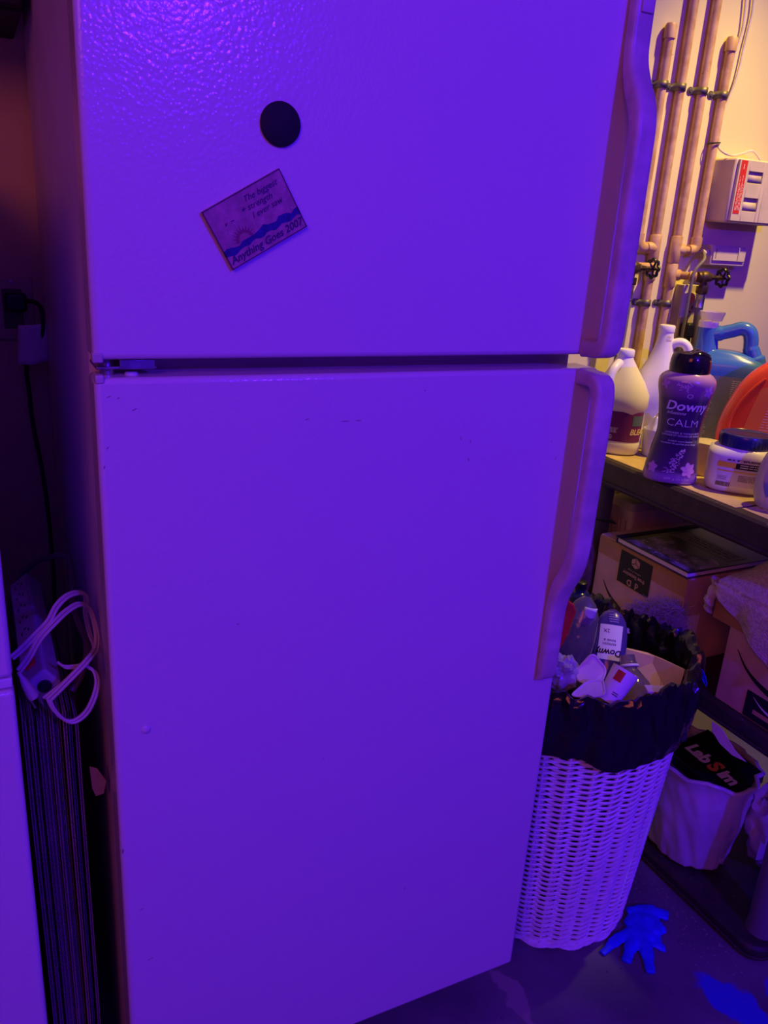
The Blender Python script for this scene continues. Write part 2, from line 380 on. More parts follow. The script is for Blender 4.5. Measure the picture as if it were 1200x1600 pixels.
for u, v, a, l in ((480, 655, 0.2, .006), (560, 657, -0.1, .008), (540, 658, 0.0, .012), (720, 685, 1.9, .006), (732, 718, 2.0, .007), (735, 690, 1.2, .004), (664, 610, 0.5, .003), (632, 1388, 1.2, .006), (505, 1185, 0.2, .004), (372, 975, 0.3, .004), (868, 716, 1.3, .006), (210, 640, 0.4, .006), (168, 700, 1.0, .004), (862, 690, 1.0, .003), (657, 1545, 1.3, .004), (192, 1330, 1.5, .008), (235, 1498, 0.3, .010), (222, 1420, 0.3, .006), (170, 620, .3, .005), (185, 622, .3, .003), (163, 730, 1.3, .004)):
    p = onY(0, u, v); d = V(cos(a), 0, sin(a)); n = V(-sin(a), 0, cos(a))
    MB().poly([p+V(0, -.0003, 0)+d*l*s+n*0.0005*t for s, t in ((-.5, -1), (0, -1.3), (.5, -.6), (.45, .8), (-.1, 1), (-.5, .6))]).build('enamel_chip', M_chip, dF if p.z > Z1 else dL, smooth=False)

# magnets
mg = tag(MB().lathe([(0.0232, 0), (0.0235, 0.001), (0.0235, 0.0035), (0.0215, 0.0050), (0.0, 0.0055)], 48, (0.2145, -0.0002, 1.5575), (0, -1, 0)).build('magnet', M_blackmat),
         'round plain black magnet on the freezer door above the painted plaque', 'magnet')
ang = atan2(1.511-1.458, 0.213-0.123); px, pz, pw, ph = 0.159, 0.397+1.0, 0.104, 0.0705
lc = V(0.1495, 0, 1.400)
ex = V(cos(ang), 0, sin(ang)); ez = V(-sin(ang), 0, cos(ang)); c0 = V(0.1855, 0, 1.4545)-ex*pw/2-ez*ph/2
def PL(a, b, y=-0.0066): return c0+ex*a+ez*b+V(0, y, 0)
pq = thing('painted_plaque', 'small tilted hand-painted wooden magnet plaque with sun, sea and handwriting', 'magnet', (0, 0, 0))
M_plq = mat('plaque_wood', (0.58, 0.26, 0.30), 0.6, var=(90, 0.3), bump=(200, 0.2, 0.001), speck=(420, 0.70, (0.8, 0.7, 0.8)))
mb = MB().poly([PL(0, 0, -.0063), PL(pw, 0, -.0063), PL(pw, ph, -.0063), PL(0, ph, -.0063)], V(0, -1, 0), .006); mb.build('board', M_plq, pq, bevel=0.0008)
M_ink = mat('ink', (0.05, 0.02, 0.10), 0.5); M_sea = mat('sea_paint', (0.03, 0.025, 0.22), 0.5, var=(150, 0.4)); M_sun = mat('sun_paint', (0.30, 0.05, 0.10), 0.5); M_sunc = mat('sun_centre', (0.46, 0.18, 0.18), 0.5); M_edge = mat('plaque_edge', (0.09, 0.04, 0.05), 0.6)
mb = MB(); n = 20
up = [(pw*i/n, 0.0245+0.002*sin(i*1.3)+0.0012*sin(i*3.1)-(0.003 if i < 7 else 0)) for i in range(n+1)]; dn = [(pw*i/n, 0.0160+0.0015*sin(i*1.7+1)-(0.002 if i < 5 else 0)) for i in range(n+1)]
for i in range(n): mb.poly([PL(*dn[i]), PL(*dn[i+1]), PL(*up[i+1]), PL(*up[i])])
mb.build('painted_sea', M_sea, pq, smooth=False)
mb = MB()
for i in range(11):
    a = pi*(0.02+i*0.096); a2 = a+0.15; a3 = a-0.15; r1, r2 = 0.0085, 0.0145+0.001*(i % 2)
    mb.poly([PL(0.030+r1*cos(a3), 0.0235+r1*sin(a3), -.0067), PL(0.030+r2*cos(a), 0.0235+r2*sin(a), -.0067), PL(0.030+r1*cos(a2), 0.0235+r1*sin(a2), -.0067)])
mb.poly([PL(0.030+0.0108*cos(pi*i/16), 0.0225+0.0108*sin(pi*i/16), -.00665) for i in range(17)]); mb.build('painted_sun', M_sun, pq, smooth=False)
MB().poly([PL(0.030+0.0072*cos(pi*i/16), 0.0225+0.0072*sin(pi*i/16), -.0070) for i in range(17)]).build('sun_centre', M_sunc, pq, smooth=False)
mb = MB()
def PT(a, b, rot=0.0): return lambda x, y: PL(a+x*cos(rot)-y*sin(rot), b+x*sin(rot)+y*cos(rot), -.0071)
for tx_, sz0, a_, b_, r_ in (('The biggest', .0098, .071, .0600, 0), ('+ strength', .0098, .061, .0505, -.03), ('I ever saw', .0098, .070, .0405, 0), ('v  ~', .008, .022, .047, 0)):
    tpart('handwriting', tx_, sz0, PT(a_, b_, r_), M_ink, pq, 'CENTER', .35)
tpart('handwriting', 'Anything Goes 2007', .0118, PT(.052, .0088), M_ink, pq, 'CENTER', .25, .00018)
mb = MB()
for a in ((0, 0, pw, .0012), (0, ph-.0012, pw, ph), (0, 0, .0012, ph), (pw-.0012, 0, pw, ph)):
    mb.poly([PL(a[0], a[1], -.0066), PL(a[2], a[1], -.0066), PL(a[2], a[3], -.0066), PL(a[0], a[3], -.0066)])
mb.build('burnt_edge', M_edge, pq, smooth=False)

# ------------------------------------------------------------------ left side: wall outlet, plug, tag, cabinet, appliance
ol = thing('wall_outlet', 'dim ivory wall outlet plate left of the refrigerator with a black plug in it', 'outlet', (-0.047, WY, 1.27))
MB().box(-0.037, 0.037, -0.006, 0, -0.058, 0.058).build('cover_plate', M_ivory, ol, bevel=0.003)
MB().box(-0.017, 0.017, -0.008, -0.005, -0.036, 0.036).build('receptacle', M_browncord, ol, bevel=0.002)
MB().lathe([(0.0035, 0), (0.003, 0.0015), (0, 0.002)], 12, (0, -0.006, 0.048), (0, -1, 0)).build('screw', M_steel, ol)
pg = thing('plug_cord', 'black power cord hanging from the left wall outlet down behind the cardboard', 'power cord', (-0.045, 0.70, 1.28))
def L_(o, p): return Vector(p)-Vector(o.location)
cp = [onY(0.715, 40, 470), onY(0.690, 58, 474), onY(0.675, 66, 490), onY(0.675, 66, 520), onY(0.68, 58, 545), onY(0.69, 42, 572), onY(0.70, 46, 615), onY(0.70, 52, 665), onY(0.70, 65, 730), onY(0.70, 74, 790), onY(0.70, 80, 850), onY(0.69, 84, 900), onY(0.69, 86, 960)]
MB().box(-0.016, 0.022, 0.012, 0.031, -0.013, 0.020).build('plug', M_black, pg, bevel=0.005, seg=3)
MB().tube([L_(pg, p) for p in smooth_path(cp, 6)], 0.0042, 8).build('cord', M_darkcord, pg)
tg = thing('paper_tag', 'folded white paper tag wrapped round the black cord below the left outlet', 'tag', onY(0.67, 55, 535))
def tagp(u, v):
    p = onY(0.664+0.012*abs(u-0.35)*2, 28+u*50, 508+v*62-16*max(0, u-0.55)); return L_(tg, p)+V(0, 0.004*nz((u, v, 3), 3), 0)
MB().grid(tagp, 8, 8).build('tag_front', M_paper, tg, solid=0.0008)
MB().grid(lambda u, v: tagp(0.99+0.10*u, v*0.95)+V(0, 0.03*u, 0.004*u), 3, 8).build('tag_flap', M_paper, tg, solid=0.0008)
a = onY(0.5, 36, 20)
wc = thing('wall_cabinet', 'black hanging cabinet at the top left corner of the picture beside the refrigerator', 'cabinet', (a.x, 0.5, a.z))
MB().box(-0.5, 0, 0, WY-0.5, 0.0, 0.45).build('carcass', M_blackmat, wc, bevel=0.004)
MB().box(-0.498, -0.252, -0.018, -0.001, 0.004, 0.446).build('door', M_blackmat, wc, bevel=0.003)
MB().box(-0.248, -0.002, -0.018, -0.001, 0.004, 0.446).build('door', M_blackmat, wc, bevel=0.003)

ap = thing('upright_appliance', 'white enamelled upright appliance cut off by the left picture edge', 'appliance', (-0.113, 0, 0))
MB().box(-0.68, -0.002, 0.03, 0.62, 0.02, 1.52).build('cabinet', M_door, ap, bevel=0.004)
MB().box(-0.68, 0, 0, 0.029, 0.08, 0.893).build('lower_panel', M_door, ap, bevel=0.006, seg=3)
MB().box(-0.68, 0, 0, 0.029, 0.912, 1.52).build('upper_panel', M_door, ap, bevel=0.006, seg=3)
MB().box(-0.68, -0.001, 0.004, 0.029, 0.896, 0.909).build('trim_strip', M_white, ap, bevel=0.002)
MB().box(-0.021, -0.0195, -0.0006, 0.001, 0.915, 1.50).build('seam', M_gasket, ap)

# flattened cardboard boxes between appliance and refrigerator, each with its flutes
rd = random.Random(3)
xs = [-0.1035, -0.0990, -0.0945, -0.0895, -0.0850, -0.0800, -0.0755, -0.0700, -0.0650, -0.0600, -0.0535, -0.0450]
names = ['leftmost, against the white appliance', 'second from the left', 'third from the left', 'fourth from the left', 'fifth from the left', 'sixth from the left', 'seventh from the left', 'sixth from the right', 'fifth from the right', 'fourth from the right', 'third from the right', 'second from the right']
xs.append(-0.0375); names.append('rightmost, leaning alone with a torn flap')
sheets = []
for i, x in enumerate(xs):
    h = 0.80+rd.uniform(-0.012, 0.012); y0 = 0.085+rd.uniform(-0.012, 0.012); ln = 0.0
    if i >= 11: h -= 0.02; y0 += 0.02
    sh = thing('cardboard_sheet', 'flattened corrugated cardboard box standing on edge, '+names[i], 'cardboard', (x, y0, 0.0), 0, 'flattened boxes beside the refrigerator')
    def bend(z, i=i): return 0.0035*sin(z*5+.8)*0.5+(0.004*((z-0.4))*(i-6)/6 if i > 6 else 0)
    t = 0.0017
    nzg = 60
    for s in (-1, 1):
        mb = MB(); rings = []
        for k in range(13):
            z = h*k/12; b = bend(z)+s*t
            rings.append([V(b-.0003, 0, z), V(b+.0003, 0, z), V(b+.0003, 0.42, z), V(b-.0003, 0.42, z)])
        mb.loft(rings).build('liner', M_card2, sh, smooth=False)
    mb = MB(); n = int(h/0.0042); vs = []; fs = []
    for k in range(n+1):
        z = h*k/n; b = bend(z)+(t if k % 2 else -t)*0.85
        vs += [V(b, 0.001, z), V(b, 0.40, z)]
        if k: fs.append((2*k-2, 2*k, 2*k+1, 2*k-1))
    mb.add(vs, fs).build('flute', M_card2, sh, smooth=False, fix=False)
    sheets.append(sh)
sh = sheets[-1]; f = [onY(0.10, u, v) for u, v in ((140, 1198), (152, 1201), (166, 1220), (162, 1240), (150, 1244), (144, 1232))]
MB().poly([L_(sh, p) for p in f], V(0, -1, 0), 0.0012).build('torn_flap', M_card2, sh, smooth=False)

# power strip on top of the sheets, outlets turned up to the left
ps = thing('power_strip', 'grey-beige power strip lying lengthwise on top of the flattened cardboard', 'power strip', (-0.078, 0.085, 0.845))
rl = Matrix.Rotation(radians(-38), 4, 'Y'); M_strip = mat('strip_plastic', (0.50, 0.43, 0.40), 0.5, var=(20, 0.1))
MB().box(-0.019, 0.019, 0, 0.34, -0.017, 0.017, rl).build('housing', M_strip, ps, bevel=0.004, seg=3)
MB().box(-0.015, 0.015, 0.07, 0.33, 0.0172, 0.0185, rl).build('outlet_face', M_ivory, ps, bevel=0.0008)
for k in range(6):
    y = 0.095+k*0.042; mb = MB()
    for dx in (-0.006, 0.006): mb.box(dx-.0012, dx+.0012, y-.004, y+.004, 0.0184, 0.0188, rl)
    mb.lathe([(0.0024, 0), (0.0024, 0.0004)], 10, rl @ V(0, y+.010, 0.0184), rl @ V(0, 0, 1)); mb.build('socket', M_dark, ps, smooth=False)
MB().box(-0.008, 0.008, 0.028, 0.052, 0.017, 0.021, rl).build('rocker_switch', M_red, ps, bevel=0.002)
MB().lathe([(0.009, 0), (0.009, 0.003), (0.006, 0.004), (0, 0.004)], 20, rl @ V(0.002, -0.001, -0.002), (0, -1, 0)).build('cord_grommet', M_black, ps)
ec = thing('extension_cord', 'pale two-wire extension cord looped in front of the power strip', 'extension cord', (-0.07, 0.08, 0.85))
def cordpath(pl): return [L_(ec, onY(y, u, v)) for u, v, y in pl]
A = [(18, 1028, .05), (32, 1016, .052), (52, 996, .052), (75, 972, .055), (88, 948, .065), (104, 932, .08), (122, 926, .10), (134, 932, .12), (134, 960, .14), (140, 990, .14), (148, 1012, .12), (142, 1024, .09), (124, 1044, .06), (98, 1070, .052), (70, 1092, .05)]
Bp = [(30, 1048, .05), (46, 1026, .05), (62, 998, .05), (84, 974, .055), (104, 955, .07), (124, 944, .09), (140, 952, .11), (150, 985, .11), (150, 1012, .09), (138, 1030, .06), (112, 1058, .048), (76, 1094, .046)]
Cp = [(76, 1092, .046), (84, 1108, .046), (100, 1124, .046), (116, 1127, .046), (134, 1114, .048), (146, 1092, .05), (152, 1068, .055), (148, 1050, .06), (136, 1042, .065)]
Dp = [(92, 1036, .08), (102, 1042, .075), (122, 1041, .075), (136, 1036, .075)]
def strand(pl, name, r=0.0022):
    P = smooth_path(cordpath(pl), 6); mb = MB()
    mb.tube([p+V(-.0016, 0, .0018) for p in P], r, 6); mb.tube([p+V(.0016, 0, -.0018) for p in P], r, 6); return mb.build(name, M_ivcord, ec)
for pl in (A, Bp, Cp): strand(pl, 'cord_loop')
strand(Dp, 'cord_loop', 0.0018)
a, b = [L_(ec, onY(.045, *p)) for p in ((36, 1062), (52, 1088))]
d = (b-a).normalized()
pgm = MB().tube([a-d*.012, a-d*.004, a, a+d*.010, b-d*.004, b], [.003, .004, .006, .0085, .0105, .010], 12, flat=0.7).build('plug', M_ivcord, ec)
w_ = d.cross(V(0, 1, 0)).normalized(); mb = MB()
for s in (-1, 1): mb.tube([b+w_*s*.005, b+w_*s*.005+d*.017], .0014, 6)
mb.build('prong', M_steel, pgm)
bc = thing('brown_cord', 'dark brown cord arching behind the power strip against the refrigerator side', 'power cord', (-0.05, 0.25, 0.85))
P1 = [(20, 922, .46), (40, 892, .45), (62, 876, .42), (88, 868, .34), (102, 868, .32), (110, 880, .30), (113, 910, .27), (114, 945, .24), (122, 972, .20), (134, 1000, .18), (134, 1030, .16), (124, 1060, .14), (112, 1080, .13)]
MB().tube([L_(bc, onY(y, u, v)) for u, v, y in P1[:0]] or smooth_path([L_(bc, onY(y, u, v)) for u, v, y in P1], 6), 0.0048, 8).build('cord', M_browncord, bc)

# ------------------------------------------------------------------ back wall: pipes, valves, boxes
PY = WY-0.0152; PR = 0.0112
def strap(x, z, parent):
    mb = MB(); n = 14
    for k in (0, 1): pass
    pth = [V(x-0.030, WY-0.0015, z), V(x-0.018, WY-0.0015, z)]+[V(x-(PR+.0015)*cos(a), PY-(PR+.0015)*sin(a), z) for a in [pi*i/n for i in range(n+1)]]+[V(x+PR+.0015, WY-0.002, z)]
    rings = [[p+V(0, 0, -.0085), p+V(0, 0, .0085)] for p in pth]
    mb.loft(rings, False, False, close=False); o = mb.build('pipe_strap', M_strap, parent, solid=0.0015)
    sc = MB().lathe([(0.0055, 0), (0.005, 0.0025), (0.002, 0.0035), (0, 0.003)], 12, (x-0.026, WY-.002, z), (0, -1, 0)).build('screw', M_strap, o)
    MB().lathe([(0.0085, 0), (0.0085, 0.0018)], 16, (x-0.027, WY-.001, z), (0, -1, 0)).build('strap_ear', M_strap, o)
def fit(mb, a, b, r=PR+.0035):
    a, b = Vector(a), Vector(b); L = (b-a).length; t = 0.003
    return mb.lathe([(r-.002, 0), (r, t), (r, L-t), (r-.002, L)], 18, a, b-a)
def wheel(c, r, ax, parent):
    ax = Vector(ax).normalized(); u = ax.orthogonal().normalized(); w = ax.cross(u); c = Vector(c); mb = MB(); n = 48
    mb.tube([c+(r+0.0022*cos(8*2*pi*i/n))*(cos(2*pi*i/n)*u+sin(2*pi*i/n)*w) for i in range(n)], 0.0038, 8, closed=True)
    for k in range(5):
        a = 2*pi*k/5; d = cos(a)*u+sin(a)*w; mb.tube([c+ax*.002+d*.004, c+d*(r-.001)], 0.0028, 6)
    h = mb.build('handwheel', M_black, parent)
    MB().lathe([(0.008, -.004), (0.008, .003), (0.005, .006), (0, .006)], 12, c, ax).build('hub_nut', M_brass, h)
def valve(x0, x1, xw, y, z, parent):
    v = MB()
    fit(v, (x0, y, z), (x0+.014, y, z), .014); v.lathe([(0.010, 0), (0.0155, .006), (.016, .016), (.0155, .026), (.011, .034)], 18, (x0+.010, y, z), (1, 0, 0))
    v.lathe([(.012, 0), (.012, .012), (.008, .016), (.006, .034)], 6, (x1-.004, y, z), (1, 0, 0))
    v.cyl((x1, y, z), (xw, y, z), .0045, 10); xm = x0+.026
    v.cyl((xm, y, z), (xm, y, z-.026), .0095, 14)
    o = v.build('valve', M_brass, parent)
    MB().lathe([(.0155, 0), (.0155, .016), (.013, .019)], 8, (xm, y, z-.024), (0, 0, -1)).build('hose_nut', M_brass, o)
    wheel((xw, y, z), .0215, (1, 0, 0), o); return xm
X1, X2, X3, X4 = 1.428, 1.487, 1.560, 1.630
ZE = 1.447
def pipes(xa, xm, lab, tees):
    t = thing('water_pipe', lab, 'pipe', (0, 0, 0))
    MB().cyl((xm, PY, 0.02), (xm, PY, 2.5), PR, 18).build('main_pipe', M_pipe, t)
    MB().cyl((xa, PY, ZE+.01), (xa, PY, 1.93), PR, 18).build('capped_riser', M_pipe, t)
    MB().lathe([(PR+.003, 0), (PR+.003, .026), (PR, .032), (.004, .034)], 18, (xa, PY, 1.918)).build('pipe_cap', M_pipe, t)
    s = 1 if xa > xm else -1; mb = MB()
    mb.tube(smooth_path([(xa, PY, ZE+.034), (xa, PY, ZE+.012), (xa-s*.006, PY, ZE+.003), (xa-s*.014, PY, ZE), (xa-s*.026, PY, ZE)], 5), PR+.003, 16); mb.build('elbow', M_pipe, t)
    MB().cyl((xa-s*.02, PY, ZE), (xm, PY, ZE), PR-.001, 16).build('link_pipe', M_pipe, t)
    mb = MB(); fit(mb, (xm, PY, ZE-.034), (xm, PY, ZE+.034)); fit(mb, (xm, PY, ZE), (xm+s*.028, PY, ZE)); mb.build('tee', M_pipe, t)
    for x, z in ((xa, 1.820), (xm, 1.821), (xm, 1.309)): strap(x, z, t)
    return t
pA = pipes(X1, X2, 'left pair of painted copper pipes on the wall, partly hidden by the refrigerator handle', None)
pB = pipes(X4, X3, 'right pair of painted copper pipes on the wall, beside the control box', None)
mb = MB(); fit(mb, (X2, PY, 1.365), (X2, PY, 1.432-.02)); mb.tube([(X2, PY, 1.398), (X2-.012, PY-.025, 1.402), (1.385, 0.684, 1.402)], PR-.002, 12); mb.build('side_tee', M_pipe, pA)
xm1 = valve(1.360, 1.400, 1.453, 0.684, 1.398, pA)
mb = MB(); fit(mb, (X3, PY, 1.35), (X3, PY, 1.412)); fit(mb, (X3, PY, 1.383), (X3+.03, PY, 1.383)); mb.cyl((X3+.024, PY, 1.383), (1.603, .674, 1.383), PR-.001, 16); mb.lathe([(PR-.002, 0), (PR+.002, .002), (PR+.002, .018), (PR-.002, .02)], 16, (1.588, .689, 1.383), (.72, -.69, 0)); mb.build('side_tee', M_pipe, pB)
xm2 = valve(1.600, 1.640, 1.692, .672, 1.383, pB)
def hose(lab, pts, x, y, z):
    h = thing('washer_hose', lab, 'hose', (x, y, z))
    MB().lathe([(.0125, 0), (.0125, .004), (.0115, .006), (.0115, .032), (.0125, .034)], 16, (0, 0, 0), (0, 0, -1)).build('ferrule', M_steel, h)
    MB().tube(smooth_path([L_(h, p) for p in pts], 6), 0.0105, 12).build('hose', M_hose, h)
hose('grey rubber washer hose hanging from the left handwheel valve', [(xm1, .684, 1.350), (xm1+.001, .684, 1.28), (xm1-.001, .684, 1.18), (xm1-.006, .684, 1.0)], xm1, .684, 1.354)
hose('grey rubber washer hose hanging from the right handwheel valve behind the blue jug', [(xm2, .672, 1.335), (xm2+.003, .672, 1.27), (xm2+.008, .672, 1.22), (xm2+.012, .672, 1.13)], xm2, .672, 1.339)

cb = thing('control_box', 'large beige wall control box with a red printed stripe at the right picture edge', 'control box', (1.657, WY, 1.522))
BD = 0.075; BW = 0.205; BH = 0.155
MB().box(0, BW, -BD, 0, 0, BH).build('case', M_beige, cb, bevel=0.006)
mb = MB(); y0, y1 = -BD-.008, -BD
for a in ((0.006, 0.042, 0.004, BH-.004), (0.042, 0.095, BH-.03, BH-.004), (0.042, 0.095, .062, .098), (0.042, 0.095, 0.004, .03), (0.095, 0.108, .004, BH-.004)): mb.box(a[0], a[1], y0, y1, a[2], a[3])
mb.build('front_cover', M_beige, cb, bevel=0.0012)
MB().box(0.110, BW-.004, y0+.002, y1, .004, BH-.004).build('side_cover', M_beige, cb, bevel=0.0015)
for z in (.032, .1):
    MB().add([V(.0425, y1-.0005, z+.028), V(.0945, y1-.0005, z+.028), V(.0945, y0+.0008, z), V(.0425, y0+.0008, z)], [(0, 1, 2, 3)]).build('finger_pocket', M_beige, cb, solid=.0006)
rs = MB().box(.010, .032, y0-.0006, y0-.0001, .022, BH-.006).build('red_stripe', M_red, cb, smooth=False)
mb = MB()
for k, x in enumerate((.0145, .0185, .0235, .0275)): dashes(mb, lambda a, b, x=x: V(x+(b-.5)*.0016, y0-.0010, .03+a*.085), 0, 1, 0, 1, 1, 0.9, k)
mb.box(.0195, .0215, y0-.001, y0-.0006, .128, .14); mb.build('stripe_print', M_pinkprint, rs, smooth=False)
jb = thing('junction_box', 'small beige junction box below the red-striped control box', 'junction box', (1.664, WY, 1.413))
MB().box(0, .128, -.042, 0, 0, .052).build('case', M_beige, jb, bevel=0.003)
MB().box(.004, .124, -.046, -.042, .012, .048).build('cover', M_beige, jb, bevel=0.0015)
mb = MB().box(.012, .0135, -.0465, -.0458, .018, .042); mb.box(.094, .0955, -.0465, -.0458, .015, .042); mb.build('slot', M_dark, jb, smooth=False)
MB().lathe([(.0085, 0), (.0085, .012), (.010, .013), (.010, .02)], 14, (-.0225, -.030, .030), (1, 0, 0)).build('cable_gland', M_beige, jb)
wt = thing('grey_cable', 'thin grey cable curving down from the small junction box past the outlet', 'cable', (1.63, .70, 1.44))
MB().tube(smooth_path([L_(wt, p) for p in [V(1.643, .708, 1.443), V(1.630, .690, 1.440), V(1.613, .672, 1.425), onY(.672, 1085, 425), onY(.672, 1078, 455), onY(.675, 1070, 500), onY(.68, 1062, 545), onY(.68, 1054, 600)]], 6), 0.0042, 8).build('cable', M_hose, wt)

oR = thing('surface_outlet', 'ivory surface outlet box with a pink dot and black plug behind the jugs', 'outlet', (1.626, WY, 1.282))
MB().box(-.027, .027, -.030, 0, -.26, .078).build('outlet_box', M_ivory, oR, bevel=.002)
MB().box(-.026, .026, -.034, -.030, -.056, .058).build('cover_plate', M_ivory, oR, bevel=.002)
for z in (.016,):
    r_ = MB().lathe([(.0145, 0), (.0145, .002), (.0135, .0028), (0, .0028)], 24, (0.002, -.034, z), (0, -1, 0)).build('receptacle', M_ivory, oR)
    mb = MB()
    for dx in (-.006, .008): mb.box(dx-.0012, dx+.0012, -.0376, -.0366, z-.001, z+.008)
    mb.lathe([(.0028, 0), (.0028, .0006)], 10, (.002, -.0366, z-.008), (0, -1, 0)); mb.build('slots', M_dark, r_, smooth=False)
MB().lathe([(.012, 0), (.012, .0008)], 20, (.004, -.034, .044), (0, -1, 0)).build('pink_dot', mat('pink_sticker', (.75, .22, .16), .6), oR)
MB().lathe([(.003, 0), (.002, .0015), (0, .0015)], 10, (.002, -.034, -.004), (0, -1, 0)).build('screw', M_steel, oR)
bp = thing('black_plug', 'black right-angle plug in the outlet behind the white jug', 'plug', (1.626, .706, 1.250))
MB().box(-.026, .024, -.036, -.001, -.026, .012).build('plug_body', M_black, bp, bevel=.006, seg=3)
MB().tube(smooth_path([(.0, -.018, -.022), (.004, -.016, -.06), (.008, -.01, -.12), (.012, -.005, -.2)], 5), .005, 8).build('cord', M_darkcord, bp)

wc2 = thing('white_cable', 'thin pale twin cable running down the wall into the control box', 'cable', (1.66, .72, 1.80))
def wp(y, *uv): return smooth_path([L_(wc2, onY(y, *q)) for q in uv], 6)
MB().tube(wp(.732, (1168, -30), (1161, 40), (1150, 80), (1140, 120), (1134, 150), (1131, 165)), .0028, 6).build('cable', M_cable, wc2)
MB().tube(wp(.732, (1180, -30), (1175, 20), (1163, 70), (1154, 110), (1146, 135), (1137, 158), (1131, 172), (1126, 200), (1122, 225)), .0028, 6).build('cable', M_cable, wc2)
MB().tube(smooth_path([L_(wc2, p) for p in (onY(.725, 1122, 222), onY(.715, 1124, 232), onY(.70, 1134, 240), onY(.70, 1146, 243), onY(.70, 1160, 240), onY(.70, 1172, 236), onY(.70, 1179, 238), V(1.781, .700, 1.681))], 6), .0030, 6).build('cable', M_cable, wc2)
tz = L_(wc2, (X4, PY, 1.71))
MB().tube([tz+V((PR+.004)*cos(2*pi*i/20), (PR+.004)*sin(2*pi*i/20), .002*cos(2*pi*i/20)) for i in range(20)], .0018, 6, closed=True).build('cable_tie', M_black, wc2)

# ------------------------------------------------------------------ shelf unit
SX0, SX1, SY0, SY1 = 1.266, 1.74, -0.15, 0.665
sf = thing('shelf_unit', 'dark plastic shelf unit standing right of the refrigerator', 'shelf unit', (0, 0, 0))
def deck(z0, z1, name):
    mb = MB(); rings = []
    for z, i in ((z0, .004), (z0+.006, 0), (z1-.006, 0), (z1, .005)):
        rings.append([V((SX0+SX1)/2+a, (SY0+SY1)/2+b, z) for a, b in sq_prof((SX1-SX0)/2-i, (SY1-SY0)/2-i, .04, 5)])
    o = mb.loft(rings).build(name, M_shelf, sf, angle=30)
    mb = MB().tube([V((SX0+SX1)/2+a, (SY0+SY1)/2+b, z0+.010) for a, b in sq_prof((SX1-SX0)/2+.002, (SY1-SY0)/2+.002, .04, 5)], .0035, 6, closed=True); mb.build('rim_bead', M_shelf, o)
    return o
ZS = 0.944; ZM = 0.520; ZL = 0.034
deck(0.878, ZS, 'top_deck'); deck(0.474, ZM, 'middle_deck'); deck(0.0, ZL, 'bottom_deck')
for x, y in ((1.335, -.103), (1.672, -.103), (1.352, .628), (1.672, .628)):
    for z0, z1 in ((ZL, .474), (ZM, .878)):
        MB().lathe([(.034, 0), (.031, .02), (.031, z1-z0-.02), (.034, z1-z0)], 20, (x, y, z0)).build('post', M_post, sf)
lz = ZS+.0015
def sheet(lab, pts):
    o = thing('shelf_liner', lab, 'cardboard', (pts[0][0], pts[0][1], ZS), 0, 'cardboard liners on the top shelf')
    MB().poly([V(x, y, ZS+.0016)-Vector(o.location) for x, y in pts], V(0, 0, 1), .0015).build('board', M_liner, o, smooth=False)
sheet('tan cardboard liner under the bleach bottle and wipes tub on the top shelf', [(1.285, .155), (1.70, .172), (1.72, .655), (1.285, .655)])
sheet('tan cardboard liner at the near end of the top shelf under the oval-label bottle', [(1.285, -.13), (1.72, -.13), (1.72, .165), (1.295, .146)])
ZI = ZS+.0018
RZ = radians(-47.2)
def W3(x, y): return V(x, y, ZI)

# bleach bottle
bl = thing('bleach_bottle', 'white bleach bottle with a purple label behind the refrigerator handles', 'bottle', W3(1.353, .600), RZ)
bb = Body([(0, -.012, .058, .046, 2.6), (.006, -.012, .064, .052, 2.6), (.03, -.012, .0665, .055, 2.5), (.034, -.012, .065, .0535, 2.5), (.115, -.012, .066, .0545, 2.5), (.12, -.012, .070, .057, 2.4), (.15, -.012, .069, .056, 2.3), (.182, -.013, .054, .045, 2.1), (.212, -.015, .036, .032, 2.0), (.236, -.016, .0215, .021, 2.0), (.243, -.016, .0195, .0195, 2.0)])
bb.mesh().build('body', M_white, bl, angle=60)
MB().lathe([(.021, 0), (.0215, .002), (.0215, .014), (.019, .0175), (0, .018)], 32, (-.016, 0, .243)).build('cap', M_white, bl)
MB().tube(smooth_path([(-.026, -.018, .226), (-.034, -.042, .214), (-.040, -.054, .19), (-.044, -.059, .165), (-.046, -.052, .145)], 5), [.012]*3+[.0115]*18, 12).build('handle', M_white, bl)
M_plabel = mat('purple_label', (.17, .02, .16), .35)
lb = bb.patch(-.085, .075, .036, .112, MB(), .0006, 30, 6, lambda u, v: -.006*v*max(0, 1-abs(u-.72)*9)).build('label', M_plabel, bl)
mb = MB()
for x0, x1, z0, z1, n in ((-.070, -.030, .088, .108, 5), (-.070, -.034, .062, .082, 5), (-.070, -.036, .040, .057, 4), (-.018, .010, .058, .072, 4), (-.018, .006, .041, .054, 3)): dashes(mb, lambda a, b: bb.pt(a, b, .0012), x0, x1, z0, z1, n, .45, int(z0*1e4))
mb.build('fine_print', M_whiteprint, lb, smooth=False)
mb = MB(); text('BLEACH', .020, lambda x, y: bb.pt(.032+x, .062+y, .0012), mb, 'LEFT', .2, .0006); mb.build('brand_word', mat('cream_print', (.85, .66, .35), .5), lb, smooth=False)
bb.patch(.036, .07, .078, .104, MB(), .0011, 8, 4).build('badge', mat('teal_print', (.10, .16, .22), .4), lb)

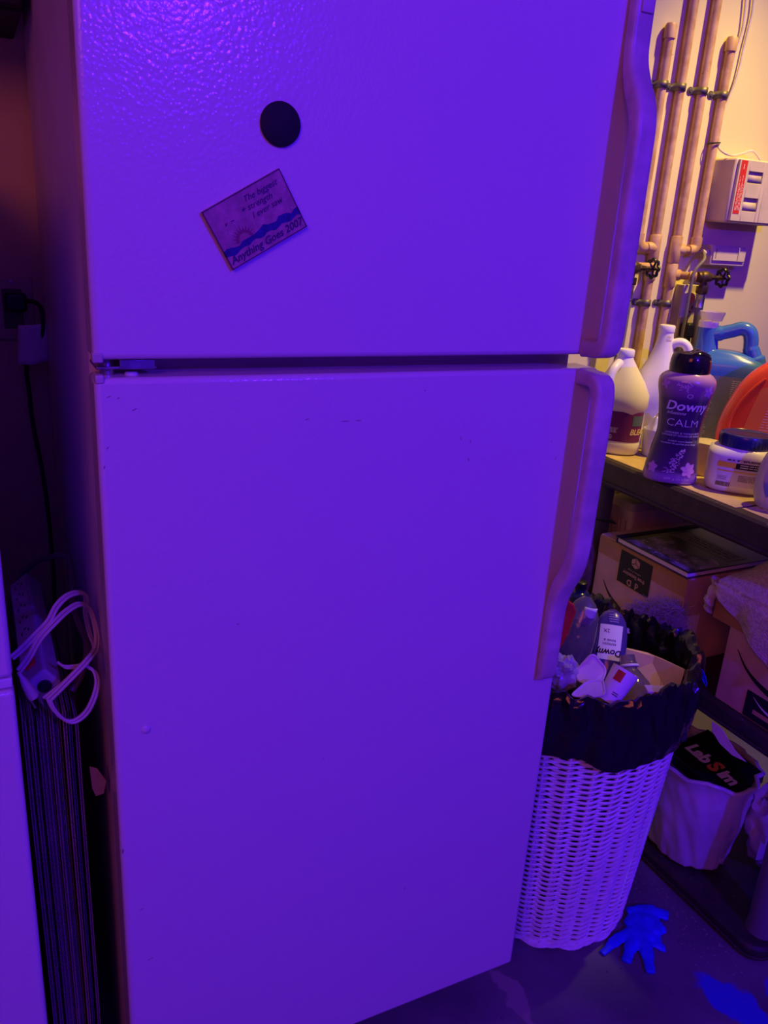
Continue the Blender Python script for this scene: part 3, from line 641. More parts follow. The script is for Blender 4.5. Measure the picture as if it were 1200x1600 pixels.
# tall white jug
wj = thing('white_jug', 'tall plain white jug standing behind the bleach bottle and the purple bead bottle', 'bottle', W3(1.497, .592), RZ)
wb = Body([(0, -.035, .052, .042, 2.6), (.006, -.035, .060, .048, 2.6), (.14, -.035, .062, .05, 2.4), (.175, -.035, .060, .049, 2.3), (.202, -.035, .050, .042, 2.1), (.225, -.036, .037, .033, 2), (.255, -.036, .026, .025, 2), (.28, -.036, .0205, .0205, 2), (.303, -.036, .0185, .0185, 2)])
wb.mesh().build('body', M_white, wj, angle=60)
MB().lathe([(.0195, 0), (.020, .002), (.020, .014), (.018, .017), (0, .0175)], 32, (-.036, 0, .302)).build('cap', M_white, wj)
MB().tube(smooth_path([(-.026, 0, .262), (-.010, 0, .276), (.008, 0, .278), (.022, 0, .266), (.026, 0, .245), (.022, 0, .215), (.010, 0, .19)], 5), .0115, 12).build('handle', M_white, wj)
mb = MB(); dashes(mb, lambda a, b: V(-.036+.021*sin(a), -.021*cos(a), b), .2, .9, .262, .295, 4, .35, 4); mb.build('embossing', M_beige, wj, smooth=False)

# purple bead bottle
dn_ = thing('bead_bottle', 'purple scent-bead bottle with lavender print and black cap at the shelf edge', 'bottle', W3(1.297, .357), RZ+.10)
db = Body([(0, -.002, .052, .038, 2.4), (.004, -.002, .0585, .044, 2.4), (.016, -.002, .0595, .045, 2.4), (.04, -.002, .0565, .043, 2.3), (.08, -.001, .0510, .040, 2.2), (.115, 0, .0465, .038, 2.1), (.15, 0, .0490, .040, 2.1), (.19, 0, .0550, .044, 2.1), (.215, 0, .0608, .048, 2.1), (.232, 0, .0608, .048, 2.1), (.243, 0, .0530, .043, 2.05), (.249, 0, .0430, .038, 2)]).smooth(4)
M_bead = mat('bead_sleeve', (.2, .1, .2), .18, coat=.4, bump=(16, .05, .004))
ramp_z(M_bead, [(0, (.34, .16, .42)), (.020, (.36, .17, .44)), (.030, (.10, .035, .14)), (.09, (.050, .018, .085)), (.19, (.075, .025, .11)), (.205, (.26, .10, .26)), (.235, (.42, .20, .36)), (.25, (.55, .32, .45))])
db.mesh(56).build('body', M_bead, dn_, angle=60)
M_cap = mat('cap_black', (.010, .006, .012), .12, coat=.5)
rings = []
for z, k in ((.247, .97), (.249, 1), (.262, 1.01), (.274, .99), (.284, .94), (.292, .84), (.298, .66), (.3015, .42), (.302, .02)):
    rg = sring(0, 0, z, .0435*k, .0385*k, 2, 48)
    for p in rg:
        zt = .288+.010*sin(p.x*70+.6)+.14*max(0, p.x-.028)+(.012 if p.x < -.005 else 0)*min(1, (-.005-p.x)/.02)
        p.z = min(p.z, zt)
    rings.append(rg)
cpo = MB().loft(rings).build('cap', M_cap, dn_, angle=50)
mb = MB(); mb.tube([V(x, -.0385*.93*sqrt(max(0, 1-(x/.0435)**2))*.9, .288+.010*sin(x*70+.6)+.14*max(0, x-.028)+.001) for x in [-.02+.056*i/20 for i in range(21)]], .0007, 5); mb.build('lid_line', M_strap, cpo)
def dbp(cx, cz, sx=1.0): return lambda x, y: db.pt(cx+x*sx, cz+y, .0009)
tpart('brand_word', 'Downy', .0285, dbp(.006, .178), M_whiteprint, dn_, 'CENTER', .18, .0006)
tpart('small_word', 'infusions', .0105, dbp(-.014, .1625), M_whiteprint, dn_, 'CENTER', .3)
tpart('scent_word', 'CALM', .0235, dbp(.003, .140, 1.05), M_whiteprint, dn_, 'CENTER', 0, -.0003)
for tx_, sz0, cx, cz in (('LAVENDER & VANILLA BEAN', .0058, .008, .1175), ('LAVANDE ET GOUSSE DE VANILLE', .0054, .006, .1115), ('in-wash scent booster', .0054, .006, .0995), ('rehausseur de parfum pour lavage', .0052, .002, .0935), ('609 g (21.5 OZ)', .0068, .012, .0135)):
    tpart('printed_line', tx_, sz0, dbp(cx, cz), M_whiteprint, dn_)
mb = MB()
mb.grid(lambda u, v: db.pt(.006+(.0042+.0011*v)*cos(u*11), .2025+(.0042+.0011*v)*sin(u*11)*.9, .0009), 24, 1)
mb.build('spiral_mark', M_whiteprint, dn_, smooth=False)
def petal(cx, cz, a, l, w, mb, off=.0008):
    pts = []
    for i in range(9):
        t = i/8; ww = w*sin(pi*t)**.7; pts.append((t*l, ww))
    out = [(x, y) for x, y in pts]+[(x, -y) for x, y in pts[-2:0:-1]]
    mb.poly([db.pt(cx+x*cos(a)-y*sin(a), cz+x*sin(a)+y*cos(a), off) for x, y in out])
M_pet = mat('petal_print', (.60, .25, .60), .3); M_lav = mat('lavender_print', (.66, .42, .62), .3)
for n_p, cx, cz, a_, l_, w_ in ((6, .030, .036, 1.82, .0185, .0058), (5, -.040, .034, .3, .014, .0052), (5, .045, .214, 0, .015, .0048), (4, -.046, .224, .4, .012, .004)):
    mb = MB()
    for k in range(n_p): petal(cx, cz, a_+k*2*pi/n_p, l_, w_, mb)
    mb.build('printed_flower', M_pet, dn_, smooth=False)
mb = MB(); rd = random.Random(5)
for k in range(90):
    t = rd.random(); cx = -.008+.020*t+rd.uniform(-.008, .008)*(1-.4*t); cz = .026+.056*t
    petal(cx, cz, rd.uniform(0, 6.28), .0036, .0009, mb, .0010)

mb.build('printed_lavender', M_lav, dn_, smooth=False)
mb = MB()
for k in range(30): petal(rd.uniform(-.02, .004), rd.uniform(.212, .232), rd.uniform(0, 6.28), .0042, .0011, mb, .0010)
mb.build('printed_lavender', M_lav, dn_, smooth=False)

# blue jug
bj = thing('blue_jug', 'big blue detergent jug with a looped handle at the wall', 'bottle', W3(1.645, .520), RZ)
k_ = 1.055
jb_ = Body([(0, -.03, .080, .040, 3.2), (.008, -.03, .088, .047, 3.2), (.10, -.03, .092, .050, 3.2), (.215, -.03, .092, .050, 3.2), (.238, -.03, .088, .046, 3.0), (.252, -.035, .074, .036, 2.6), (.262, -.045, .052, .028, 2.2), (.266, -.05, .03, .02, 2)]).smooth(3)
jb_.mesh().build('body', M_bluejug, bj, angle=60)
MB().loft([sring(-.085, 0, .235, .035, .030, 2, 28), sring(-.088, 0, .265, .029, .026, 2, 28), sring(-.090, 0, .295, .026, .024, 2, 28), sring(-.092, 0, .318, .0245, .0235, 2, 28)]).build('neck', M_bluejug, bj)
MB().lathe([(.0235, 0), (.0245, .003), (.0245, .015), (.022, .017), (0, .017)], 28, (-.093, 0, .318)).build('cap', M_white, bj)
MB().lathe([(.026, .0), (.032, .022), (.031, .022), (.025, .001)], 24, (-.088, .0, .3355)).build('pour_cup', M_clear, bj)
MB().tube(smooth_path([(-.085, 0, .300), (-.060, 0, .306), (-.035, 0, .314), (-.012, 0, .322), (.006, 0, .316), (.014, 0, .298), (.018, 0, .275), (.028, 0, .255), (.036, 0, .235)], 5), [.0195]*6+[.0175]*10+[.018]*14+[.02]*6+[.026]*5, 14).build('handle', M_bluejug, bj)
lb = jb_.patch(-.085, .075, .02, .205, MB(), .0006, 20, 6).build('label', M_bluelabel, bj)
mb = MB()
for x0 in (-.075, -.035, .005, .04):
    for z0 in (.03, .09, .15): dashes(mb, lambda a, b: jb_.pt(a, b, .0012), x0, x0+.03, z0, z0+.048, 9, .4, int(1e4*(x0+z0)))
mb.build('fine_print', mat('grey_print', (.45, .48, .55), .6), lb, smooth=False)

# orange jug
oj = thing('orange_jug', 'large orange-red detergent jug leaning out of the right picture edge', 'bottle', W3(1.612, .318), RZ)
ojb = Body([(z, (l+r)/2, (r-l)/2, ry, n) for z, l, r, ry, n in ((0, -.12, .08, .042, 3), (.01, -.133, .092, .048, 3), (.05, -.154, .10, .052, 2.8), (.11, -.156, .105, .052, 2.6), (.17, -.140, .105, .050, 2.5), (.225, -.114, .105, .047, 2.4), (.265, -.074, .102, .043, 2.3), (.297, -.020, .094, .036, 2.2), (.318, .024, .082, .028, 2), (.326, .030, .076, .022, 2))]).smooth(3)
MB().lathe([(.026, 0), (.027, .003), (.027, .032), (.024, .036), (0, .036)], 28, (.053, 0, .324)).build('cap', M_navy, oj)
MB().tube(smooth_path([(.085, 0, .285), (.118, 0, .270), (.134, 0, .225), (.132, 0, .165), (.112, 0, .125), (.092, 0, .115)], 5), .016, 12).build('handle', M_orange, oj)
ojb.mesh(64).build('body', M_orange, oj, angle=60)
def rimcurve(t): return V(-.075+.055*(1-(2*t-1)**2)*0+.060*sin(t*pi*.5), 0, .02+.24*t)
lb = ojb.patch(-.045, .085, .03, .235, MB(), .0012, 24, 10, lambda u, v: -.02*max(0, .3-u)*v*8*.6).build('label', M_orangelabel, oj)
mb = MB(); dashes(mb, lambda a, b: ojb.pt(a, b, .002), -.02, .07, .07, .20, 20, .35, 9); mb.build('fine_print', mat('pale_orange_print', (.85, .45, .22), .6), lb, smooth=False)
MB().tube(smooth_path([ojb.pt(-.05-.03*sin(pi*t), .03+.20*t, .0005) for t in [i/10 for i in range(11)]], 3), .0035, 8).build('moulded_rib', M_orange, oj)


# wipes tub
wp_ = thing('wipes_tub', 'white plastic tub with a navy screw lid on the top shelf', 'tub', W3(1.397, .262), RZ)
tb = Body([(0, .002, .055, .045, 3.4), (.005, .002, .064, .053, 3.4), (.02, .002, .0675, .056, 3.4), (.08, .002, .0685, .057, 3.3), (.092, .002, .066, .055, 3.0), (.099, .003, .056, .050, 2.4), (.101, .004, .05, .047, 2.1)])
tb.mesh(56).build('body', M_white, wp_, angle=50)
ld = MB().loft([sring(.006, 0, z, a, a*.9, 2, 48) for z, a in ((.100, .0545), (.1015, .0555), (.124, .0555), (.128, .0535), (.129, .049), (.1275, .047), (.1275, .001))]).build('lid', M_navy, wp_, angle=40)
mb = MB()
for k in range(40):
    a = 2*pi*k/40; mb.box(-.0006, .0006, -.0006, .0006, .104, .121, Matrix.Translation((.006+.0556*cos(a), .0501*sin(a), 0)))
mb.build('grip_ribs', M_navy, ld)
mb = MB(); tb.patch(-.030, .062, .018, .080, mb, .0004, 16, 4); lb = mb.build('label', mat('label_white', (.72, .66, .66), .5), wp_)
mb = MB(); text('MULTIPURPOSE CLEANER', .0056, lambda x, y: tb.pt(.018+x, .0765+y, .001), mb, 'CENTER', .2, .0002)
dashes(mb, lambda a, b: tb.pt(a, b, .001), 0, .055, .030, .045, 6, .3, 3); dashes(mb, lambda a, b: tb.pt(a, b, .001), -.028, -.002, .030, .040, 5, .25, 8)
rd = random.Random(2); x = -.030
while x < -.004: w = rd.uniform(.0004, .0012); mb.add([tb.pt(x, .016, .001), tb.pt(x+w, .016, .001), tb.pt(x+w, .026, .001), tb.pt(x, .026, .001)], [(0, 1, 2, 3)]); x += w+rd.uniform(.0004, .0009)
mb.grid(lambda u, v: tb.pt(.028+(.0035+.0014*v)*cos(u*6.0), .021+(.0035+.0014*v)*sin(u*6.0), .001), 12, 1)
mb.build('fine_print', M_print, lb, smooth=False)
tb.patch(-.004, .06, .058, .071, MB(), .0010, 12, 2).build('black_band', M_print, lb)
tb.patch(-.032, -.002, .0595, .0715, MB(), .0014, 10, 2).build('yellow_badge', mat('yellow_print', (.80, .55, .04), .5), lb)
tb.patch(-.032, .06, .050, .0525, MB(), .0010, 12, 1).build('yellow_band', MATS['yellow_print'], lb)
mb = MB(); dashes(mb, lambda a, b: tb.pt(a, b, .0015), 0, .05, .060, .070, 2, .4, 12); mb.build('band_print', M_whiteprint, lb, smooth=False)

# oval-label bottle at the frame edge
sc_ = thing('cleaner_bottle', 'clear cleaner bottle with a pale oval label cut off by the right picture edge', 'bottle', W3(1.372, .128), RZ)
sb = Body([(0, .02, .050, .032, 2.2), (.004, .02, .060, .040, 2.2), (.03, .02, .068, .044, 2.2), (.06, .02, .069, .044, 2.2), (.10, .02, .063, .041, 2.1), (.13, .02, .048, .034, 2), (.148, .02, .026, .024, 2), (.158, .02, .016, .016, 2), (.185, .02, .014, .014, 2)]).smooth(3)
sb.mesh(48).build('body', M_milky, sc_, angle=60)
MB().lathe([(.016, 0), (.0165, .02), (.013, .03), (0, .031)], 24, (.02, 0, .183)).build('cap', M_white, sc_)
def oval(u, v, w, h, cx, cz, off):
    a = 2*pi*u; return sb.pt(cx+w*v*cos(a), cz+h*v*sin(a), off)
M_oval = mat('oval_label', (.62, .56, .46), .35); 
ramp_z(M_oval, [(0, (.20, .22, .30)), (.030, (.25, .30, .45)), (.036, (.20, .26, .42)), (.056, (.22, .28, .44)), (.062, (.55, .50, .42)), (.14, (.66, .60, .50))])
lb = MB().grid(lambda u, v: oval(u, v, .050, .060, .0, .068, .0008), 40, 6).build('label', M_oval, sc_)
tpart('lettering', 'SCRUB', .021, lambda x, y: sb.pt(-.024+x, .096+y, .0016), M_print, lb, 'LEFT', 0, -.0002); tpart('lettering', 'DISINFECTING', .0095, lambda x, y: sb.pt(-.024+x, .076+y, .0016), M_print, lb, 'LEFT'); mb = MB()
dashes(mb, lambda a, b: sb.pt(a, b, .0016), -.024, .02, .066, .069, 1, .5, 4); mb.build('fine_print', M_print, lb, smooth=False)
mb = MB()
for cx, cz, r in ((-.022, .030, .012), (-.030, .024, .008), (.004, .026, .014)): mb.grid(lambda u, v: oval(u, v, r, r, cx, cz, .0017), 20, 2)
mb.build('printed_shapes', mat('cream_blob', (.70, .60, .50), .5), lb)

# small things on the shelf
tj = thing('beige_canister', 'small beige canister half hidden between the purple bottle and the white tub', 'container', V(*onD(2.04, 1099, 725).xy, ZI), RZ)
MB().lathe([(.028, 0), (.031, .003), (.031, .066), (.029, .068)], 28).build('body', M_beige, tj)
MB().lathe([(.032, .066), (.0325, .068), (.0325, .078), (.030, .080), (0, .080)], 28).build('lid', M_beige, tj)
q = onZ(ZI, 1015, 712)
cu = thing('measuring_cup', 'clear measuring cup holding a crumpled white wipe behind the bleach bottle', 'cup', V(q.x+.012, q.y+.0, ZI), RZ)
MB().lathe([(.026, 0), (.030, .002), (.034, .07), (.0325, .07), (.0285, .004), (0, .003)], 28).build('cup', M_milky, cu)
def wipe(u, v):
    a = 2*pi*u; r = .026*(1-v*.85); return V(r*cos(a)*(1+.3*sin(3*a)), r*sin(a), .055+.060*v**.8+.010*nz((cos(a), sin(a), v*2), 2.2))
MB().grid(wipe, 20, 8).build('wipe', M_paper, cu, solid=.0008)

# ------------------------------------------------------------------ under the top shelf
def FX(X0, y0, z0): return lambda a, b: V(X0, y0-a, z0+b)          # a face turned to -X, a to the right, b up
def carton(name, lab, x0, x1, y0, y1, z0, z1, openlid=False):
    t = thing(name, lab, 'cardboard box', (x0, y0, z0))
    w, d, h = x1-x0, y1-y0, z1-z0; th = .004
    mb = MB().box(0, th, 0, d, 0, h).box(w-th, w, 0, d, 0, h).box(th, w-th, 0, th, 0, h).box(th, w-th, d-th, d, 0, h).box(th, w-th, th, d-th, 0, th)
    mb.build('walls', M_card, t, bevel=.0012); return t, w, d, h
b1, w, d, h = carton('cardboard_box', 'brown shipping carton with a black printed label and a book lying on it', 1.288, 1.62, .240, .540, ZM+.001, .742)
MB().box(.001, w-.001, .001, d-.001, h+.0004, h+.004).build('top_flap', M_card, b1, bevel=.001)
def f1(off=.0008): return lambda a, b: V(-off, d-a, b)             # a from the far edge towards the viewer
fm = f1()
MB().box(-.0007, 0, 0.0, d, h-.045, h).build('brown_band', M_brown, b1)  # brown band: shade under the shelf lip, put into the carton's colour
a0, a1, z0, z1 = .082, .192, .128, .212
def lab1(off): return lambda a, b: V(-off, d-a, b-(a-.137)*0.02)
lm = lab1(.0012)
lb = MB().add([lm(a0, z0), lm(a1, z0), lm(a1, z1), lm(a0, z1)], [(0, 1, 2, 3)]).build('black_label', M_print, b1, smooth=False, solid=.0004)
lm = lab1(.0018); mb = MB()
def flip(cx, cy): return lambda x, y: lm(cx-x, cy-y)
tpart('lettering', 'free listening', .0145, flip(.137, .160), M_gold, lb, 'CENTER', 0, .0003); tpart('lettering', 'millions of songs', .0068, flip(.137, .172), M_gold, lb)
tpart('lettering', 'd  D', .022, flip(.137, .140), M_gold, lb, 'CENTER', 0, .0008)
mb = MB(); hx = lambda k, r, cx=.137, cy=.195: (cx+r*cos(pi/6+k*pi/3), cy+r*.85*sin(pi/6+k*pi/3))
mb.poly([lm(*hx(k, .016)) for k in range(6)]); ic = mb.build('box_icon', M_gold, lb, smooth=False)
lm2 = lab1(.0022); mb = MB()
for k in (0, 2, 4):
    e = hx(k+1, .015); c = (.137, .195); n = (-(e[1]-c[1])*.07, (e[0]-c[0])*.07)
    mb.poly([lm2(c[0]+n[0], c[1]+n[1]), lm2(e[0]+n[0], e[1]+n[1]), lm2(e[0]-n[0], e[1]-n[1]), lm2(c[0]-n[0], c[1]-n[1])])
mb.build('icon_lines', M_print, ic, smooth=False)
def smile(mp, pts, w, mb, n=24):
    P = smooth_path([V(x, y, 0) for x, y in pts], 6); m = len(P); up, dn = [], []
    for i, p in enumerate(P):
        t = (P[min(i+1, m-1)]-P[max(i-1, 0)]).normalized(); nn = V(-t.y, t.x, 0); ww = w*(.12+.88*min(1, i/m*1.4))*.5
        up.append(p+nn*ww); dn.append(p-nn*ww)
    for i in range(m-1): mb.add([mp(dn[i].x, dn[i].y), mp(dn[i+1].x, dn[i+1].y), mp(up[i+1].x, up[i+1].y), mp(up[i].x, up[i].y)], [(0, 1, 2, 3)])
    return mb
smile(lab1(.0010), [(.035, .108), (.055, .086), (.080, .070), (.110, .058)], .010, MB()).build('curved_mark', M_print, b1, smooth=False)
MB().box(.004, .060, -.0008, 0, .055, .125).build('paper_label', M_paper, b1, smooth=False)
bk = thing('picture_book', 'large flat book with a flowery dark cover lying on the labelled carton', 'book', (1.280, .236, .7472))
M_cover = mat('book_cover', (.10, .09, .05), .35, var=(9, .5, (.03, .03, .03)))
MB().box(.003, .298, .004, .236, .002, .013).build('page_block', M_paper, bk, bevel=.001)
cv = MB().box(0, .30, 0, .24, .0132, .0155).box(0, .30, 0, .24, 0, .0018).box(0, .30, .236, .24, .0018, .0132).build('cover', M_cover, bk, bevel=.0006)
M_hyd = mat('flower_print', (.38, .28, .50), .4, var=(28, .9, (.03, .03, .035)), speck=(70, .62, (.60, .52, .66)))
MB().grid(lambda u, v: V(.004+.10*u+.02*sin(v*9)*u, .006+.20*v, .0160), 10, 10).build('flower_picture', M_hyd, cv, smooth=False)
M_bpan = mat('cover_panel', (.26, .22, .13), .45, var=(18, .25)); 
MB().box(.15, .21, .02, .205, .0156, .0161).build('title_panel', M_bpan, cv, smooth=False)
mb = MB(); dashes(mb, lambda a, b: V(b, a, .0165), .03, .19, .16, .20, 3, .45, 6); mb.build('title_print', M_print, cv, smooth=False)
MB().box(-.001, .302, .2245, .2415, .0154, .0172).build('dark_spine_band', M_blackmat, cv)

b2, w2, d2, h2 = carton('cardboard_box', 'brown carton with a curved black smile mark under the towel at right', 1.280, 1.60, -.066, .100, ZM+.001, .770)
f2 = lambda a, b, off=.0010: V(-off, d2-a, b)
MB().box(-.0006, 0, .075, .215, h2-.075, h2).build('brown_band', M_brown, b2)  # brown band along the top of the front face
smile(f2, [(.030, .135), (.055, .108), (.085, .090), (.125, .078), (.163, .074)], .013, MB()).build('curved_mark', M_print, b2, smooth=False)
lb = MB().add([f2(.075, .003), f2(.164, .003), f2(.164, .063), f2(.075, .063)], [(0, 1, 2, 3)]).build('black_label', M_print, b2, smooth=False, solid=.0004)
mb = MB(); smile(lambda a, b: f2(a, b, .0018), [(.092, .055), (.11, .043), (.13, .036), (.158, .032)], .006, mb); mb.build('label_mark', M_whiteprint, lb, smooth=False)
MB().add([f2(.098, .018, .0018), f2(.15, .018, .0018), f2(.15, .028, .0018), f2(.098, .028, .0018)], [(0, 1, 2, 3)]).build('label_panel', M_gold, lb, smooth=False)

# towel over the second carton
tw = thing('towel', 'pale tan terry towel draped over the smile-marked carton', 'towel', (1.28, .10, .772))
def tow(u, v):
    # u from far corner to the viewer, v from the hanging hem over the edge and back across the box
    y = .045-.208*u; hang = .020+.115*min(1, u*1.2)
    if v < .32:
        t = v/.32; x = -.012-.006*sin(u*14)*(1-t); z = -hang*(1-t)+.008
        if t > .8: x += .006*(t-.8)/.2
    else:
        t = (v-.32)/.68; x = -.008+.27*t; z = .012+.10*min(1, u*2.2+.12)*sin(min(1, t*2.3)*pi/2)*.95
    p = V(x, y, z); return p+V(.004*nz(p, 25), 0, .006*nz(p, 18)+.0018*nz(p, 150))
MB().grid(tow, 110, 90).build('terry_cloth', M_terry, tw, solid=.007)
def roll(u, v):
    a = 2*pi*v; c = V(-.006+.004*sin(u*7), .052+.010*u, .010-.075*u); r = .0135*(1-.25*u)+.002*sin(u*20)
    p = c+V(r*cos(a)*.8, r*sin(a), 0)+V(0, 0, r*.4*sin(a)); return p
MB().grid(roll, 14, 14).build('rolled_end', M_terry, tw)

# things at the back left of the middle shelf
cbx = thing('storage_bin', 'cream plastic storage bin with a moulded lid at the back under the top shelf', 'bin', (1.402, .552, ZM))
MB().loft([[V(.10+a*(.9+.1*t), .055+b*(.9+.1*t), z) for a, b in sq_prof(.10, .05, .012)] for z, t in ((0.001, 0), (.255, 1))]).build('tub', M_beige, cbx)
MB().loft([[V(.10+a, .055+b, z) for a, b in sq_prof(.10+i, .05+i, .014)] for z, i in ((.252, .004), (.268, .005), (.272, .0), (.285, -.004), (.288, -.01))]).build('lid', M_beige, cbx)
mb = MB()
for k in range(4): mb.tube([(-.0005-.0, .025+.02*k, .03), (-.0042, .025+.02*k, .235)], .003, 6)
mb.build('ribs', M_beige, cbx)
tbg = thing('tan_plastic_bag', 'crumpled tan plastic bag stuffed at the back left of the middle shelf', 'plastic bag', (1.281, .582, ZM))
def crump(u, v, rx, ry, hh, sd, am=.35):
    a = 2*pi*u; p = pi*v; q_ = V(cos(a)*sin(p), sin(a)*sin(p), -cos(p)); k = 1+am*nz(q_*1.0+V(sd, 0, 0), 2.3)+.12*nz(q_+V(sd, 3, 0), 7)
    return V(q_.x*rx*k, q_.y*ry*k, hh/2*(1+q_.z*k*.93))
MB().grid(lambda u, v: crump(u, v, .032, .030, .22, 4), 40, 26).build('bag_film', M_tan, tbg, loc=(0, 0, .004))
stp = thing('black_strap', 'short black webbing strap lying over the tan plastic bag', 'strap', (1.32, .60, .74))
ptsS = [onX(1.285, 888, 806), onX(1.287, 905, 806), onX(1.29, 920, 808), onX(1.29, 938, 812), onX(1.30, 958, 816)]
mb = MB(); P = smooth_path([L_(stp, p) for p in ptsS], 5); mb.loft([[p+V(-.001, 0, .004+.003*sin(i*.8)), p+V(.012, 0, -.006)] for i, p in enumerate(P)], False, False, close=False); mb.build('webbing', M_blackmat, stp, solid=.002)
# ------------------------------------------------------------------ laundry basket
BC = V(.975, .215, 0); RB, RTp, BHt = .178, .226, .605
NST = 28
def BR(z): return RB+(RTp-RB)*(z/BHt)
bs = thing('wicker_basket', 'round white wicker laundry basket used as a bin beside the refrigerator', 'basket', BC)
for k in range(NST):
    a = 2*pi*k/NST
    MB().tube([V(BR(z)*cos(a), BR(z)*sin(a), z) for z in (.01, .2, .4, BHt)], .0040, 6).build('stake', M_wicker, bs)
seg = NST*6; nrow = 43
for r in range(nrow):
    z = .030+r*.0133; mb = MB(); big = 1.0
    for s in (-1, 1):
        pth = []
        for j in range(seg):
            a = 2*pi*j/seg; ph = NST*a/2
            pth.append(V((BR(z)+s*.0062*cos(ph))*cos(a), (BR(z)+s*.0062*cos(ph))*sin(a), z+s*.0036*sin(ph)+.0012*nz((cos(a)*3, sin(a)*3, r), 1.7)))
        mb.tube(pth, .0034, 5, closed=True)
    mb.build('weaver_row', M_wicker, bs)
mb = MB()
for s, dz, rr in ((0, .008, .008), (2, .018, .007), (4, .013, .007)):
    mb.tube([V((BR(.01)+.004*cos(14*2*pi*j/120+s))*cos(2*pi*j/120), (BR(.01)+.004*cos(14*2*pi*j/120+s))*sin(2*pi*j/120), dz+.003*sin(14*2*pi*j/120+s)) for j in range(120)], rr*.75, 6, closed=True)
mb.build('foot_border', M_wicker, bs)
MB().tube([V(RTp*cos(2*pi*j/80), RTp*sin(2*pi*j/80), BHt) for j in range(80)], .011, 8, closed=True).build('rim', M_wicker, bs)
MB().lathe([(0.0, .012), (RB-.006, .012), (RB-.006, .018), (0, .018)], 40).build('basket_bottom', M_wicker, bs)

# black trash bag lining it
tbag = thing('trash_bag', 'shiny black trash bag lining the white wicker basket, folded over its rim', 'trash bag', BC)
def bagr(a, r): 
    c = cos(a)
    return min(r, (BC.x-.7345)/(-c)) if c < -.2 else r
def bagp(u, v):
    a = 2*pi*u
    # profile: outer hem -> rim -> inside -> bottom
    prof = [(0, .243, .520), (.08, .247, .545), (.2, .249, .585), (.32, .249, .625), (.41, .246, .652), (.48, .238, .664), (.56, .224, .655), (.64, .210, .60), (.74, .196, .45), (.84, .182, .25), (.94, .166, .04), (1.0, .02, .035)]
    for p, q_ in zip(prof, prof[1:]):
        if p[0] <= v <= q_[0]:
            t = (v-p[0])/(q_[0]-p[0]); r = p[1]+(q_[1]-p[1])*t; z = p[2]+(q_[2]-p[2])*t; break
    e = V(cos(a), sin(a), 0)
    rm = math.exp(-((v-.48)/.13)**2)
    fold = abs(nz((e.x*3.2, e.y*3.2, 5), 2.2))*.8+abs(nz((e.x*8, e.y*8, 2), 2.0))*.6
    wr = (nz((e.x*5, e.y*5, z*6), 1.6)*.012-(.020*abs(nz((e.x*4+z*5, e.y*4-z*4, 7), 1.9))-.004)*min(1, max(0, (v-.1)/.15)))*(1 if v < .5 else .6)+nz((e.x*14, e.y*14, z*14), 1)*.005
    z += rm*(.030*nz((e.x*2, e.y*2, 1), 1.3)-.040*fold+.012)
    front = max(0, -(e.x*.68+e.y*.73))
    z -= .004*front*min(1, max(0, (v-.2)/.2))
    if v < .2: z += .018*nz((e.x*2.5, e.y*2.5, 9), 1.0)-.004
    r = r+wr-(.010*fold*rm if v > .3 else 0)
    if v < .5: r = max(r, BR(min(z, BHt))+.013)
    return V(bagr(a, r)*e.x, bagr(a, r)*e.y, z)
MB().grid(bagp, 200, 70).build('bag_film', M_bag, tbag, angle=28)

# what lies in the bag (d = horizontal distance from the viewer)
def TP(u, v, d): return onD(d, u, v)
VR = V(r0.x*cos(.36)-0, r0.y, 0); vd = V(.679, .734, 0); vr = V(.734, -.679, 0); UZ = V(0, 0, 1)
# broad cardboard piece
cbp = thing('cardboard_piece', 'torn brown cardboard piece leaning inside the trash bag', 'cardboard', TP(1005, 1060, 1.70))
pts = [TP(942, 1004, 1.70), TP(1012, 1020, 1.68), TP(1036, 1030, 1.655), TP(1070, 1046, 1.605), TP(1062, 1076, 1.585), TP(1052, 1104, 1.565), TP(990, 1112, 1.60), TP(930, 1095, 1.62)]
MB().poly([L_(cbp, p) for p in pts], (vd*.9+UZ*-.3).normalized(), -.004).build('board', M_card, cbp, smooth=False)
MB().tube([L_(cbp, TP(1036, 1032, 1.652)), L_(cbp, TP(1030, 1104, 1.575))], .0009, 4).build('crease', M_brown, cbp)
def bottle_between(name, lab, a, b, prof, m, parts=(), flat=.6, cat='bottle'):
    t = thing(name, lab, cat, a); ax = (b-a); L = ax.length; ax.normalize(); s_ = ax.cross(vd).normalized(); n_ = s_.cross(ax)
    mb = MB(); mb.loft([[ax*(z*L)+s_*(r*cos(2*pi*j/28))+n_*(flat*r*sin(2*pi*j/28)) for j in range(28)] for z, r in prof]); mb.build('body', m, t, angle=60)
    return t, ax*1, s_, n_, L
